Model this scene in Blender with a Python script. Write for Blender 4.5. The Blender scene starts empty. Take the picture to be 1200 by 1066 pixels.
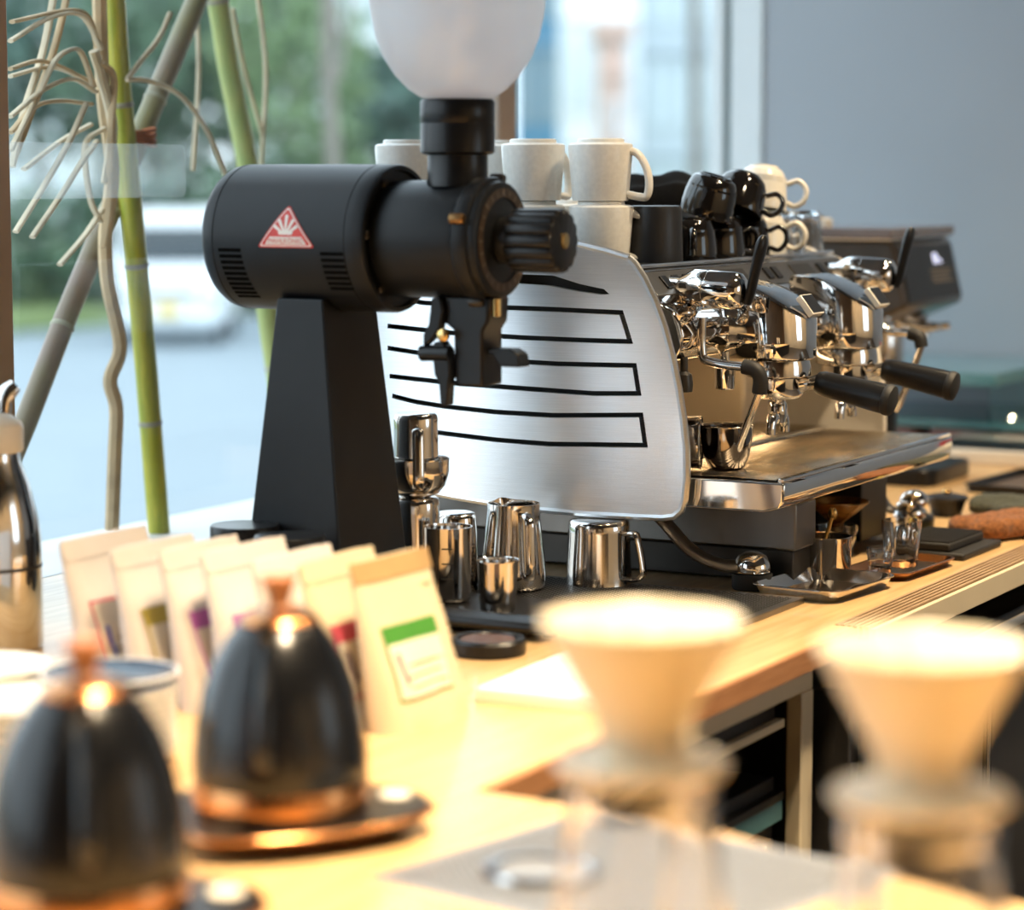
import bpy, bmesh, math, random
from mathutils import Vector, Matrix, noise
from mathutils.geometry import tessellate_polygon

PI = math.pi
R = math.radians
S = bpy.context.scene
COL = S.collection
random.seed(7)
CT = 0.90                       # height of the counter top above the floor

# ------------------------------------------------------------------ camera
TH = R(28.4)
PITCH = math.atan(333 / 3000)
cd = bpy.data.cameras.new('camera')
cam = bpy.data.objects.new('camera', cd)
COL.objects.link(cam)
cam.location = (0, 0, CT + 0.53)
fw = Vector((math.cos(TH) * math.cos(PITCH), math.sin(TH) * math.cos(PITCH), -math.sin(PITCH)))
cam.rotation_euler = fw.to_track_quat('-Z', 'Y').to_euler()
cd.sensor_fit = 'HORIZONTAL'
cd.sensor_width = 36
cd.lens = 90
cd.clip_start = 0.05
cd.clip_end = 400
cd.dof.use_dof = True
cd.dof.focus_distance = 3.25
cd.dof.aperture_fstop = 2.6
S.camera = cam

# ------------------------------------------------------------------ world: bright overcast sky
W = bpy.data.worlds.new('overcast')
S.world = W
W.use_nodes = True
nt = W.node_tree
bg = nt.nodes['Background']
tc = nt.nodes.new('ShaderNodeTexCoord')
nz = nt.nodes.new('ShaderNodeTexNoise')
nz.inputs['Scale'].default_value = 3
rp = nt.nodes.new('ShaderNodeValToRGB')
rp.color_ramp.elements[0].position = 0.3
rp.color_ramp.elements[0].color = (0.70, 0.86, 1.0, 1)
rp.color_ramp.elements[1].position = 0.75
rp.color_ramp.elements[1].color = (0.86, 0.95, 1.0, 1)
nt.links.new(tc.outputs['Generated'], nz.inputs['Vector'])
nt.links.new(nz.outputs['Fac'], rp.inputs['Fac'])
nt.links.new(rp.outputs['Color'], bg.inputs['Color'])
bg.inputs['Strength'].default_value = 3.5

# ------------------------------------------------------------------ exposure
S.view_settings.view_transform = 'Standard'
S.view_settings.look = 'None'
S.view_settings.exposure = 0.0
S.view_settings.gamma = 1.0
S.view_settings.use_curve_mapping = False
S.cycles.max_bounces = 12
S.cycles.transparent_max_bounces = 16
S.cycles.transmission_bounces = 10
S.cycles.glossy_bounces = 6
S.cycles.diffuse_bounces = 4
S.cycles.caustics_reflective = False
S.cycles.caustics_refractive = False
S.cycles.sample_clamp_indirect = 6
S.cycles.blur_glossy = 0.3

# ------------------------------------------------------------------ ceiling spot lamps of the bar
def spot(x, y, p, aim=None, ang=95, z=2.75, col=(1.0, 0.78, 0.50), r=0.045):
    l = bpy.data.lights.new('ceiling_spot', 'SPOT')
    l.energy = p
    l.color = col
    l.spot_size = R(ang)
    l.spot_blend = 0.9
    l.shadow_soft_size = r
    o = bpy.data.objects.new('ceiling_spot', l)
    COL.objects.link(o)
    o.location = (x, y, z)
    t = aim or (x, y, CT)
    d = Vector(t) - o.location
    o.rotation_euler = d.to_track_quat('-Z', 'Y').to_euler()
LAMPS = [(1.35, 0.55, 410, (1.42, 0.68, CT), 76), (1.85, 0.70, 230, (1.80, 0.85, CT), 70), (2.75, 0.45, 150), (3.35, 0.50, 210), (3.9, 1.1, 70), (4.6, 0.7, 45),
         (0.3, 0.6, 90), (1.0, -1.0, 90), (2.6, -1.0, 70), (4.2, -1.0, 50), (0.3, -2.3, 60), (2.6, -2.4, 60)]
for u in (-0.6, 1.0, 2.6, 4.2):                # wall washers along the far side of the room
    LAMPS.append((u, -2.0, 100, (u, -3.2, 1.5), 110))
for a in LAMPS:
    spot(*a)
pl = bpy.data.lights.new('window_portal', 'AREA')
pl.shape = 'RECTANGLE'
pl.size = 7.4
pl.size_y = 2.2
pl.cycles.is_portal = True
po = bpy.data.objects.new('window_portal', pl)
COL.objects.link(po)
po.location = (1.5, 2.12, 2.05)
po.rotation_euler = (R(-90), 0, 0)

# ------------------------------------------------------------------ materials
MATS = {}
def mat(name, col=(0.8, 0.8, 0.8), rough=0.5, metal=0.0, var=0.0, vscale=20, bump=0.0, bscale=200, stretch=None, col2=None,
        trans=0.0, ior=1.45, coat=0.0, sheen=0.0, emit=None, es=0.0, spec=None, sss=0.0):
    m = bpy.data.materials.new(name)
    m.use_nodes = True
    n = m.node_tree
    b = n.nodes['Principled BSDF']
    b.inputs['Base Color'].default_value = (*col, 1)
    b.inputs['Roughness'].default_value = rough
    b.inputs['Metallic'].default_value = metal
    b.inputs['IOR'].default_value = ior
    b.inputs['Transmission Weight'].default_value = trans
    b.inputs['Coat Weight'].default_value = coat
    if coat:
        b.inputs['Coat Roughness'].default_value = 0.08
    b.inputs['Sheen Weight'].default_value = sheen
    if spec is not None:
        b.inputs['Specular IOR Level'].default_value = spec
    if sss:
        b.inputs['Subsurface Weight'].default_value = sss
        b.inputs['Subsurface Radius'].default_value = (0.02, 0.015, 0.01)
        b.inputs['Subsurface Scale'].default_value = 0.3
    if emit:
        b.inputs['Emission Color'].default_value = (*emit, 1)
        b.inputs['Emission Strength'].default_value = es
    if var or col2 or bump:
        t = n.nodes.new('ShaderNodeTexCoord')
        mp = n.nodes.new('ShaderNodeMapping')
        if stretch:
            mp.inputs['Scale'].default_value = stretch
        n.links.new(t.outputs['Object'], mp.inputs['Vector'])
    if var or col2:
        z = n.nodes.new('ShaderNodeTexNoise')
        z.inputs['Scale'].default_value = vscale
        z.inputs['Detail'].default_value = 4
        n.links.new(mp.outputs['Vector'], z.inputs['Vector'])
        r = n.nodes.new('ShaderNodeValToRGB')
        c2 = col2 or tuple(c * (1 - var) for c in col)
        r.color_ramp.elements[0].position = 0.35
        r.color_ramp.elements[1].position = 0.68
        r.color_ramp.elements[0].color = (*c2, 1)
        r.color_ramp.elements[1].color = (*col, 1)
        n.links.new(z.outputs['Fac'], r.inputs['Fac'])
        n.links.new(r.outputs['Color'], b.inputs['Base Color'])
    if bump:
        z2 = n.nodes.new('ShaderNodeTexNoise')
        z2.inputs['Scale'].default_value = bscale
        z2.inputs['Detail'].default_value = 3
        n.links.new(mp.outputs['Vector'], z2.inputs['Vector'])
        bp = n.nodes.new('ShaderNodeBump')
        bp.inputs['Strength'].default_value = bump
        bp.inputs['Distance'].default_value = 0.002
        n.links.new(z2.outputs['Fac'], bp.inputs['Height'])
        n.links.new(bp.outputs['Normal'], b.inputs['Normal'])
    MATS[name] = m
    return m

WOOD = mat('counter_wood', (0.70, 0.47, 0.23), 0.32, col2=(0.57, 0.35, 0.15), vscale=9, stretch=(0.7, 9, 9), bump=0.05, bscale=60, coat=0.25)
WOODEDGE = mat('counter_edge_wood', (0.42, 0.20, 0.09), 0.45, col2=(0.30, 0.13, 0.05), vscale=14, stretch=(1, 6, 20))
RIBWOOD = mat('ribbed_wood', (0.40, 0.27, 0.15), 0.45, col2=(0.30, 0.19, 0.10), vscale=12, stretch=(1, 8, 8))
BEIGE = mat('beige_paint', (0.62, 0.52, 0.36), 0.45, var=0.08, vscale=8)
DARK = mat('dark_cabinet', (0.022, 0.02, 0.02), 0.4, var=0.3, vscale=10)
DKMETAL = mat('dark_metal', (0.06, 0.055, 0.05), 0.35, 0.7, var=0.2, vscale=10)
TEAL = mat('teal_edge', (0.10, 0.25, 0.27), 0.35, var=0.15)
CHROME = mat('chrome', (0.86, 0.84, 0.82), 0.05, 1.0, var=0.04, vscale=6)
STEEL = mat('polished_steel', (0.72, 0.69, 0.66), 0.11, 1.0, var=0.06, vscale=8)
BRUSH = mat('brushed_steel', (0.93, 0.96, 1.0), 0.30, 1.0, var=0.07, vscale=30, stretch=(1, 0.6, 40), bump=0.10, bscale=60)
BRUSHDK = mat('brushed_dark_steel', (0.22, 0.21, 0.20), 0.36, 1.0, var=0.12, vscale=30, stretch=(1, 1, 0.2), bump=0.05, bscale=60)
ADDEDLED = mat('work_light', (1, 0.9, 0.8), 0.5, emit=(1.0, 0.70, 0.38), es=14.0, var=0.02)
SPLASH = mat('splash_enamel', (0.74, 0.60, 0.42), 0.35, var=0.06, vscale=6)  # beige colour stands in for warm reflections in bare steel
WARMSTEEL = mat('satin_steel', (0.74, 0.66, 0.54), 0.24, 1.0, var=0.06, vscale=15)
SATIN = mat('satin_sheet_steel', (0.62, 0.62, 0.63), 0.45, 1.0, var=0.06, vscale=15)
COPPER = mat('copper', (0.58, 0.26, 0.10), 0.25, 1.0, var=0.15, vscale=10)
BRASS = mat('brass', (0.8, 0.52, 0.2), 0.25, 1.0, var=0.1)
BLACKMET = mat('black_powder_coat', (0.008, 0.009, 0.011), 0.40, var=0.15, vscale=40, bump=0.04, bscale=900, spec=0.32)
BLACKSAT = mat('satin_black', (0.009, 0.009, 0.010), 0.3, var=0.2, vscale=30, spec=0.35)
RUBBER = mat('black_rubber', (0.015, 0.014, 0.013), 0.6, var=0.2, vscale=40)
GLOSSBLK = mat('gloss_black_ceramic', (0.008, 0.007, 0.007), 0.07, var=0.2, coat=0.5)
MATTEBLK = mat('matte_black_ceramic', (0.014, 0.014, 0.016), 0.38, var=0.15)
KETTLE = mat('kettle_black', (0.004, 0.0045, 0.006), 0.24, var=0.2, vscale=20)
KWOOD = mat('knob_wood', (0.45, 0.17, 0.06), 0.45, var=0.3, vscale=25, stretch=(1, 1, 5))
CERAM = mat('white_ceramic', (0.80, 0.77, 0.70), 0.22, var=0.03, vscale=10, coat=0.3)
SPECK = mat('cream_speckle_ceramic', (0.88, 0.86, 0.81), 0.30, var=0.08, vscale=160, coat=0.2)
DRIP = mat('cream_porcelain', (0.70, 0.62, 0.47), 0.28, var=0.03, vscale=10, sss=0.06)
NAVY = mat('navy_glaze', (0.03, 0.05, 0.09), 0.2, var=0.2)
CREAM = mat('cream_plastic', (0.80, 0.74, 0.64), 0.35, var=0.04)
PAPER = mat('white_paper', (0.80, 0.82, 0.86), 0.6, var=0.04, vscale=30)
POUCH = mat('pouch_paper', (0.66, 0.61, 0.58), 0.42, var=0.07, vscale=18, bump=0.12, bscale=25)
POUCHW = mat('pouch_cream', (0.62, 0.52, 0.36), 0.42, var=0.06, vscale=18, bump=0.12, bscale=25)
KRAFT = mat('kraft_band', (0.40, 0.26, 0.12), 0.5, var=0.10, vscale=30)
LABEL = mat('label_paper', (0.70, 0.64, 0.53), 0.5, var=0.03)
GREEN = mat('label_green', (0.05, 0.21, 0.03), 0.5, var=0.05)
OLIVE = mat('label_olive', (0.42, 0.34, 0.06), 0.5, var=0.05)
PURPLE = mat('label_purple', (0.38, 0.10, 0.36), 0.5, var=0.05)
RED = mat('label_red', (0.55, 0.07, 0.12), 0.5, var=0.05)
BLUE = mat('label_blue', (0.10, 0.14, 0.55), 0.5, var=0.05)
INK = mat('label_ink', (0.10, 0.04, 0.08), 0.5, var=0.1)
BADGER = mat('badge_red', (0.62, 0.035, 0.02), 0.35, var=0.05)
BADGEW = mat('badge_white', (0.85, 0.80, 0.76), 0.35, var=0.02)
CLOTHK = mat('black_cloth', (0.004, 0.004, 0.0045), 0.9, var=0.3, vscale=60, bump=0.3, bscale=300, spec=0.15)
SLOT = mat('slot_black', (0.002, 0.002, 0.002), 0.9, var=0.2, spec=0.05)
BRONZE = mat('bronze', (0.30, 0.17, 0.07), 0.4, 1.0, var=0.2)
TOWELG = mat('dark_green_terry', (0.060, 0.058, 0.028), 0.95, var=0.6, vscale=170, bump=1.0, bscale=170, sheen=0.1)
TOWELB = mat('brown_terry', (0.28, 0.100, 0.025), 0.95, var=0.6, vscale=170, bump=1.0, bscale=170, sheen=0.1)
YELLOW = mat('yellow_cloth', (0.72, 0.58, 0.12), 0.8, var=0.15, vscale=60)
AMBER = mat('amber_plastic', (0.75, 0.33, 0.06), 0.1, trans=0.75, var=0.1)
GLASS = mat('clear_glass', (1, 1, 1), 0.0, trans=1.0, ior=1.45)
WALLG = mat('grey_wall', (0.37, 0.40, 0.44), 0.38, var=0.05, vscale=3, bump=0.02, bscale=40)
FRAMEW = mat('pale_frame', (0.72, 0.74, 0.74), 0.4, var=0.03)
FRAMEB = mat('bronze_frame', (0.42, 0.33, 0.265), 0.45, var=0.12, vscale=10)
SILL = mat('white_sill', (0.62, 0.64, 0.66), 0.4, var=0.03)
FLOORM = mat('dark_floor', (0.075, 0.06, 0.05), 0.5, var=0.3, vscale=4)
CEILM = mat('dark_ceiling', (0.10, 0.085, 0.075), 0.8, var=0.1)
PANEL = WARMWALL = mat('warm_plaster', (0.62, 0.47, 0.30), 0.6, var=0.10, vscale=3)
PANEL = mat('warm_panelling', (0.20, 0.115, 0.06), 0.5, col2=(0.13, 0.07, 0.035), vscale=4, stretch=(4, 4, 0.5))
SMOKE = mat('smoked_plastic', (0.16, 0.14, 0.15), 0.12, var=0.2, coat=0.4)
SCREEN = mat('lit_glyph', (0.6, 0.65, 1.0), 0.4, emit=(0.7, 0.75, 1.0), es=1.2, var=0.05)
TEXTDIM = mat('dim_print', (0.20, 0.17, 0.13), 0.5, var=0.1)
TEALGL = mat('teal_glass', (0.16, 0.36, 0.39), 0.08, trans=0.25, var=0.1)
PASTRY = mat('dusky_goods', (0.36, 0.20, 0.19), 0.6, var=0.35, vscale=14)
ROAD = mat('asphalt', (0.20, 0.245, 0.275), 0.6, var=0.08, vscale=0.6)
PAVE = mat('pavement', (0.55, 0.57, 0.58), 0.7, var=0.08, vscale=1)
GRASS = mat('verge_grass', (0.16, 0.22, 0.07), 0.9, var=0.4, vscale=3)
LEAF1 = mat('leaf_green', (0.10, 0.18, 0.11), 0.6, var=0.5, vscale=1.2)
LEAF2 = mat('leaf_blue_green', (0.13, 0.23, 0.19), 0.6, var=0.5, vscale=1.2)
LEAF3 = mat('leaf_light_green', (0.20, 0.30, 0.14), 0.6, var=0.4, vscale=1.2)
BARK = mat('bark', (0.20, 0.18, 0.15), 0.8, var=0.3, vscale=5)
BAMBOO = mat('green_bamboo', (0.52, 0.46, 0.05), 0.35, col2=(0.30, 0.34, 0.03), vscale=7, stretch=(14, 14, 1.2))
BAMBOOP = mat('pale_bamboo', (0.46, 0.49, 0.17), 0.4, col2=(0.34, 0.42, 0.14), vscale=6, stretch=(12, 12, 1.2))
BAMBOOD = mat('aged_bamboo', (0.20, 0.19, 0.08), 0.45, col2=(0.23, 0.165, 0.13), vscale=5, stretch=(2, 2, 1))
NODE = mat('bamboo_node', (0.40, 0.38, 0.28), 0.6, var=0.3)
STRAW = mat('dried_stem', (0.68, 0.50, 0.29), 0.7, var=0.3, vscale=20)
STRAWP = mat('dried_leaf', (0.80, 0.68, 0.48), 0.7, var=0.3, vscale=14)
ROPE = mat('orange_twine', (0.45, 0.12, 0.03), 0.8, var=0.4, vscale=60)
FENCE = mat('fence_paint', (0.08, 0.085, 0.08), 0.6, var=0.2)
VAN = mat('van_white', (0.80, 0.83, 0.85), 0.3, var=0.02, coat=0.4)
VANGL = mat('van_glass', (0.03, 0.045, 0.055), 0.1, var=0.2)
TYRE = mat('tyre', (0.02, 0.02, 0.02), 0.7, var=0.2)
PLATEY = mat('yellow_plate', (0.72, 0.50, 0.06), 0.5, var=0.05)
BW = mat('building_white', (0.80, 0.83, 0.85), 0.7, var=0.06, vscale=0.3)
BGREY = mat('building_grey', (0.52, 0.58, 0.62), 0.7, var=0.1, vscale=0.3)
BBLUE = mat('building_blue_glass', (0.08, 0.24, 0.38), 0.25, var=0.15, vscale=0.3)
BPEACH = mat('building_peach', (0.66, 0.46, 0.38), 0.7, var=0.08, vscale=0.3)
BWIN = mat('far_window', (0.26, 0.36, 0.42), 0.2, var=0.3, vscale=0.5)
BWINP = mat('far_window_pale', (0.66, 0.74, 0.78), 0.25, var=0.12, vscale=0.5)

def glass_pane(name, tint, fac):
    m = bpy.data.materials.new(name)
    m.use_nodes = True
    n = m.node_tree
    n.nodes.clear()
    o = n.nodes.new('ShaderNodeOutputMaterial')
    mx = n.nodes.new('ShaderNodeMixShader')
    tr = n.nodes.new('ShaderNodeBsdfTransparent')
    gl = n.nodes.new('ShaderNodeBsdfGlossy')
    tr.inputs['Color'].default_value = (*tint, 1)
    gl.inputs['Roughness'].default_value = 0.02
    fr = n.nodes.new('ShaderNodeLayerWeight')
    fr.inputs['Blend'].default_value = 0.5
    pw = n.nodes.new('ShaderNodeMath')
    pw.operation = 'POWER'
    pw.inputs[1].default_value = 4.0
    ml = n.nodes.new('ShaderNodeMath')
    ml.operation = 'MULTIPLY_ADD'
    ml.inputs[1].default_value = fac
    ml.inputs[2].default_value = 0.03
    n.links.new(fr.outputs['Facing'], pw.inputs[0])
    n.links.new(pw.outputs[0], ml.inputs[0])
    n.links.new(ml.outputs[0], mx.inputs['Fac'])
    n.links.new(tr.outputs[0], mx.inputs[1])
    n.links.new(gl.outputs[0], mx.inputs[2])
    n.links.new(mx.outputs[0], o.inputs['Surface'])
    return m
PANE = glass_pane('window_glass', (0.97, 0.985, 0.985), 0.35)
CASEGL = glass_pane('case_glass', (0.80, 0.93, 0.93), 0.5)

def frosted(name, col, clear, rough=0.6):
    m = bpy.data.materials.new(name)
    m.use_nodes = True
    n = m.node_tree
    n.nodes.clear()
    o = n.nodes.new('ShaderNodeOutputMaterial')
    mx = n.nodes.new('ShaderNodeMixShader')
    mx2 = n.nodes.new('ShaderNodeMixShader')
    mx3 = n.nodes.new('ShaderNodeMixShader')
    tr = n.nodes.new('ShaderNodeBsdfTransparent')
    tl = n.nodes.new('ShaderNodeBsdfTranslucent')
    df = n.nodes.new('ShaderNodeBsdfDiffuse')
    gl = n.nodes.new('ShaderNodeBsdfGlossy')
    gl.inputs['Roughness'].default_value = rough
    tl.inputs['Color'].default_value = (*col, 1)
    df.inputs['Color'].default_value = (*col, 1)
    mx.inputs['Fac'].default_value = 0.20
    n.links.new(tl.outputs[0], mx.inputs[1])
    n.links.new(df.outputs[0], mx.inputs[2])
    mx2.inputs['Fac'].default_value = clear
    n.links.new(mx.outputs[0], mx2.inputs[1])
    n.links.new(tr.outputs[0], mx2.inputs[2])
    mx3.inputs['Fac'].default_value = 0.06
    n.links.new(mx2.outputs[0], mx3.inputs[1])
    n.links.new(gl.outputs[0], mx3.inputs[2])
    n.links.new(mx3.outputs[0], o.inputs['Surface'])
    return m
HOPPER = frosted('frosted_hopper', (0.93, 0.94, 0.97), 0.42, 0.25)
HAZE = frosted('window_film', (0.80, 0.86, 0.86), 0.88, 0.4)

# ------------------------------------------------------------------ geometry helpers
class G:
    def __init__(s):
        s.v = []
        s.f = []
    def add(s, vs, fs):
        n = len(s.v)
        s.v += [tuple(p) for p in vs]
        s.f += [tuple(i + n for i in f) for f in fs]
        return s
    def box(s, x0, x1, y0, y1, z0, z1, M=None):
        vs = [Vector(p) for p in ((x0, y0, z0), (x1, y0, z0), (x1, y1, z0), (x0, y1, z0), (x0, y0, z1), (x1, y0, z1), (x1, y1, z1), (x0, y1, z1))]
        if M:
            vs = [M @ p for p in vs]
        return s.add(vs, [(0, 3, 2, 1), (4, 5, 6, 7), (0, 1, 5, 4), (1, 2, 6, 5), (2, 3, 7, 6), (3, 0, 4, 7)])
    def hexa(s, lo, hi):
        """lo, hi: four corners counter-clockwise each"""
        return s.add(list(lo) + list(hi), [(0, 3, 2, 1), (4, 5, 6, 7), (0, 1, 5, 4), (1, 2, 6, 5), (2, 3, 7, 6), (3, 0, 4, 7)])
    def lathe(s, prof, seg=32, M=None, closed=False):
        """prof: (r, z) going round so that normals face out (bottom to top on the outside)"""
        vs = []
        idx = []
        for r, z in prof:
            if r < 1e-6:
                idx.append([len(vs)] * seg)
                vs.append(Vector((0, 0, z)))
            else:
                idx.append(list(range(len(vs), len(vs) + seg)))
                vs += [Vector((r * math.cos(2 * PI * k / seg), r * math.sin(2 * PI * k / seg), z)) for k in range(seg)]
        fs = []
        rings = list(range(len(prof)))
        pairs = list(zip(rings, rings[1:])) + ([(rings[-1], rings[0])] if closed else [])
        for a, b in pairs:
            for k in range(seg):
                q = (idx[a][k], idx[a][(k + 1) % seg], idx[b][(k + 1) % seg], idx[b][k])
                q2 = []
                for i in q:
                    if i not in q2:
                        q2.append(i)
                if len(q2) > 2:
                    fs.append(tuple(q2))
        if M:
            vs = [M @ p for p in vs]
        return s.add(vs, fs)
    def tube(s, pts, r, seg=10, flat=None, caps=True, up=None):
        pts = [Vector(p) for p in pts]
        n = len(pts)
        rr = r if isinstance(r, (list, tuple)) else [r] * n
        T = []
        for i in range(n):
            a = pts[max(i - 1, 0)]
            b = pts[min(i + 1, n - 1)]
            T.append((b - a).normalized())
        u = Vector(up) if up else (Vector((0, 0, 1)) if abs(T[0].z) < 0.9 else Vector((1, 0, 0)))
        N = (u - T[0] * u.dot(T[0])).normalized()
        vs = []
        for i in range(n):
            N = (N - T[i] * N.dot(T[i])).normalized()
            B = T[i].cross(N)
            fx = flat or 1.0
            for k in range(seg):
                a = 2 * PI * k / seg
                vs.append(pts[i] + (N * math.cos(a) * fx + B * math.sin(a)) * rr[i])
        fs = []
        for i in range(n - 1):
            for k in range(seg):
                fs.append((i * seg + k, i * seg + (k + 1) % seg, (i + 1) * seg + (k + 1) % seg, (i + 1) * seg + k))
        if caps:
            fs.append(tuple(range(seg - 1, -1, -1)))
            fs.append(tuple((n - 1) * seg + k for k in range(seg)))
        return s.add(vs, fs)
    def prism(s, poly, a, b, axis='x', M=None):
        """poly in (y,z) for axis x, (x,z) for axis y, (x,y) for axis z"""
        def P(p, d):
            return Vector((d, p[0], p[1])) if axis == 'x' else Vector((p[0], d, p[1])) if axis == 'y' else Vector((p[0], p[1], d))
        n = len(poly)
        vs = [P(p, a) for p in poly] + [P(p, b) for p in poly]
        if M:
            vs = [M @ p for p in vs]
        fs = [tuple(range(n - 1, -1, -1)), tuple(range(n, 2 * n))]
        fs += [(i, (i + 1) % n, n + (i + 1) % n, n + i) for i in range(n)]
        return s.add(vs, fs)
    def sphere(s, c, rad, seg=20, rings=12, sc=(1, 1, 1), fn=None):
        prof = [(math.cos(-PI / 2 + PI * i / rings), math.sin(-PI / 2 + PI * i / rings)) for i in range(rings + 1)]
        g = G().lathe([(max(p[0], 0) if 0 < i < rings else 0, p[1]) for i, p in enumerate(prof)], seg)
        vs = []
        for p in g.v:
            q = Vector(p)
            k = fn(q) if fn else 1
            vs.append((c[0] + q.x * rad * sc[0] * k, c[1] + q.y * rad * sc[1] * k, c[2] + q.z * rad * sc[2] * k))
        return s.add(vs, g.f)
    def rrect(s, w, d, z0, z1, rad, taper=0.0, c=(0, 0), n=6):
        a = rr(w, d, rad, n)
        b = rr(w + 2 * taper, d + 2 * taper, rad + taper, n)
        k = len(a)
        vs = [(x + c[0], y + c[1], z0) for x, y in a] + [(x + c[0], y + c[1], z1) for x, y in b]
        fs = [tuple(range(k - 1, -1, -1)), tuple(range(k, 2 * k))] + [(i, (i + 1) % k, k + (i + 1) % k, k + i) for i in range(k)]
        return s.add(vs, fs)
    def tray(s, w, d, h, rad, t, flare=0.006, lip=0.003):
        """open tray: floor, walls, rolled rim"""
        loops = []
        for off, z in ((0, 0), (flare, h), (flare + lip, h), (flare + lip, h + t), (flare - t, h + t), (-t, t)):
            loops.append([(x, y, z) for x, y in rr(w + 2 * off, d + 2 * off, max(rad + off, 0.002), 5)])
        k = len(loops[0])
        vs = [p for l in loops for p in l]
        fs = [tuple(range(k - 1, -1, -1))]
        for j in range(len(loops) - 1):
            fs += [(j * k + i, j * k + (i + 1) % k, (j + 1) * k + (i + 1) % k, (j + 1) * k + i) for i in range(k)]
        fs.append(tuple(range((len(loops) - 1) * k, len(loops) * k)))
        return s.add(vs, fs)
    def build(s, name, m, parent=None, smooth=40, bevel=0.0, seg=2, fix=False):
        me = bpy.data.meshes.new(name)
        me.from_pydata(s.v, [], s.f)
        if fix:
            b = bmesh.new()
            b.from_mesh(me)
            bmesh.ops.recalc_face_normals(b, faces=b.faces)
            b.to_mesh(me)
            b.free()
        me.materials.append(m)
        if smooth:
            me.polygons.foreach_set('use_smooth', [True] * len(me.polygons))
            me.set_sharp_from_angle(angle=R(smooth))
        me.update()
        return link(name, me, parent, bevel, seg)

def link(name, me, parent=None, bevel=0.0, seg=2):
    o = bpy.data.objects.new(name, me)
    COL.objects.link(o)
    if parent:
        o.parent = parent
    if bevel:
        b = o.modifiers.new('bevel', 'BEVEL')
        b.width = bevel
        b.segments = seg
        b.limit_method = 'ANGLE'
        b.angle_limit = R(35)
    return o

def rr(w, d, r, n=6):
    r = min(r, w / 2 - 1e-4, d / 2 - 1e-4)
    out = []
    for cx, cy, a0 in ((w / 2 - r, d / 2 - r, 0), (-w / 2 + r, d / 2 - r, 90), (-w / 2 + r, -d / 2 + r, 180), (w / 2 - r, -d / 2 + r, 270)):
        for k in range(n + 1):
            a = R(a0 + 90 * k / n)
            out.append((cx + r * math.cos(a), cy + r * math.sin(a)))
    return out

def tag(o, label, cat, group=None, kind=None):
    o['label'] = label
    o['category'] = cat
    if group:
        o['group'] = group
    if kind:
        o['kind'] = kind
    return o

def thing(name, label, cat, loc, rz=0.0, group=None):
    o = bpy.data.objects.new(name, None)
    o.empty_display_size = 0.05
    COL.objects.link(o)
    o.location = loc
    o.rotation_euler = (0, 0, rz)
    return tag(o, label, cat, group)

def struct(o, label=None, cat=None):
    o['kind'] = 'structure'
    if label:
        o['label'] = label
        o['category'] = cat
    return o

def kids(o):
    return [c for c in bpy.data.objects if c.parent == o]

def dup(root, loc=None, rot=None, label=None, group=None, scale=None):
    def cp(o, par):
        c = o.copy()
        COL.objects.link(c)
        c.parent = par
        for k in list(o.children):
            cp(k, c)
        return c
    r = cp(root, None)
    if loc is not None:
        r.location = loc
    if rot is not None:
        r.rotation_euler = rot
    if scale:
        r.scale = scale
    if label:
        r['label'] = label
    if group:
        r['group'] = group
    return r

def C(u, v, z=0.0):
    return (u, v, CT + z)

def bez(pts, n=8):
    """smooth curve through points (Catmull-Rom)"""
    P = [Vector(p) for p in pts]
    P = [P[0] * 2 - P[1]] + P + [P[-1] * 2 - P[-2]]
    out = []
    for i in range(1, len(P) - 2):
        for k in range(n):
            t = k / n
            a, b, c, d = P[i - 1:i + 3]
            out.append(0.5 * ((2 * b) + (c - a) * t + (2 * a - 5 * b + 4 * c - d) * t * t + (3 * b - a - 3 * c + d) * t ** 3))
    out.append(P[-2])
    return out

def polar(b, d):
    """plan position at bearing tangent b (right positive) and distance d along the view axis"""
    return d * (math.cos(TH) + math.sin(TH) * b), d * (math.sin(TH) - math.cos(TH) * b)

RX = Matrix.Rotation(R(90), 4, 'Y')           # turns +z into +x


# =================================================================== the room
WV = 2.15                       # window plane
struct(G().box(-2.0, 5.4, -3.2, 2.32, -0.1, 0).build('floor', FLOORM, smooth=0))
struct(G().box(-2.0, 5.4, -3.2, 2.32, 3.1, 3.2).build('ceiling', CEILM, smooth=0))
struct(G().box(5.150, 5.35, -3.2, 2.165, 0, 3.1).build('wall_far', WALLG, smooth=0))
struct(G().box(-2.15, -2.0, -3.2, 2.32, 0, 3.1).build('wall_near', PANEL, smooth=0))
struct(G().prism([(-2.0, 0), (5.15, 0), (5.15, 1.0), (2.3, 1.0), (2.3, 2.5), (5.15, 2.5), (5.15, 3.1), (-2.0, 3.1)], -3.35, -3.2, 'y').build('wall_right', WARMWALL, smooth=0, fix=True))
struct(G().box(3.7, 5.15, -3.35, -3.2, 1.0, 2.5).build('wall_right', WARMWALL, smooth=0))
w = struct(G().box(2.3, 3.7, -3.30, -3.292, 1.0, 2.5).build('window_7', PANE, smooth=0))
for u in (2.3, 2.97, 3.65):
    G().box(u, u + 0.05, -3.34, -3.26, 1.0, 2.5).build('post', FRAMEB, w, bevel=0.003)
wl = struct(G().box(-2.0, 5.2, WV, WV + 0.17, -0.0, CT - 0.04).box(-2.0, 5.2, WV, WV + 0.1, 3.02, 3.1).build('wall_left', FRAMEW, smooth=0))
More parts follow.
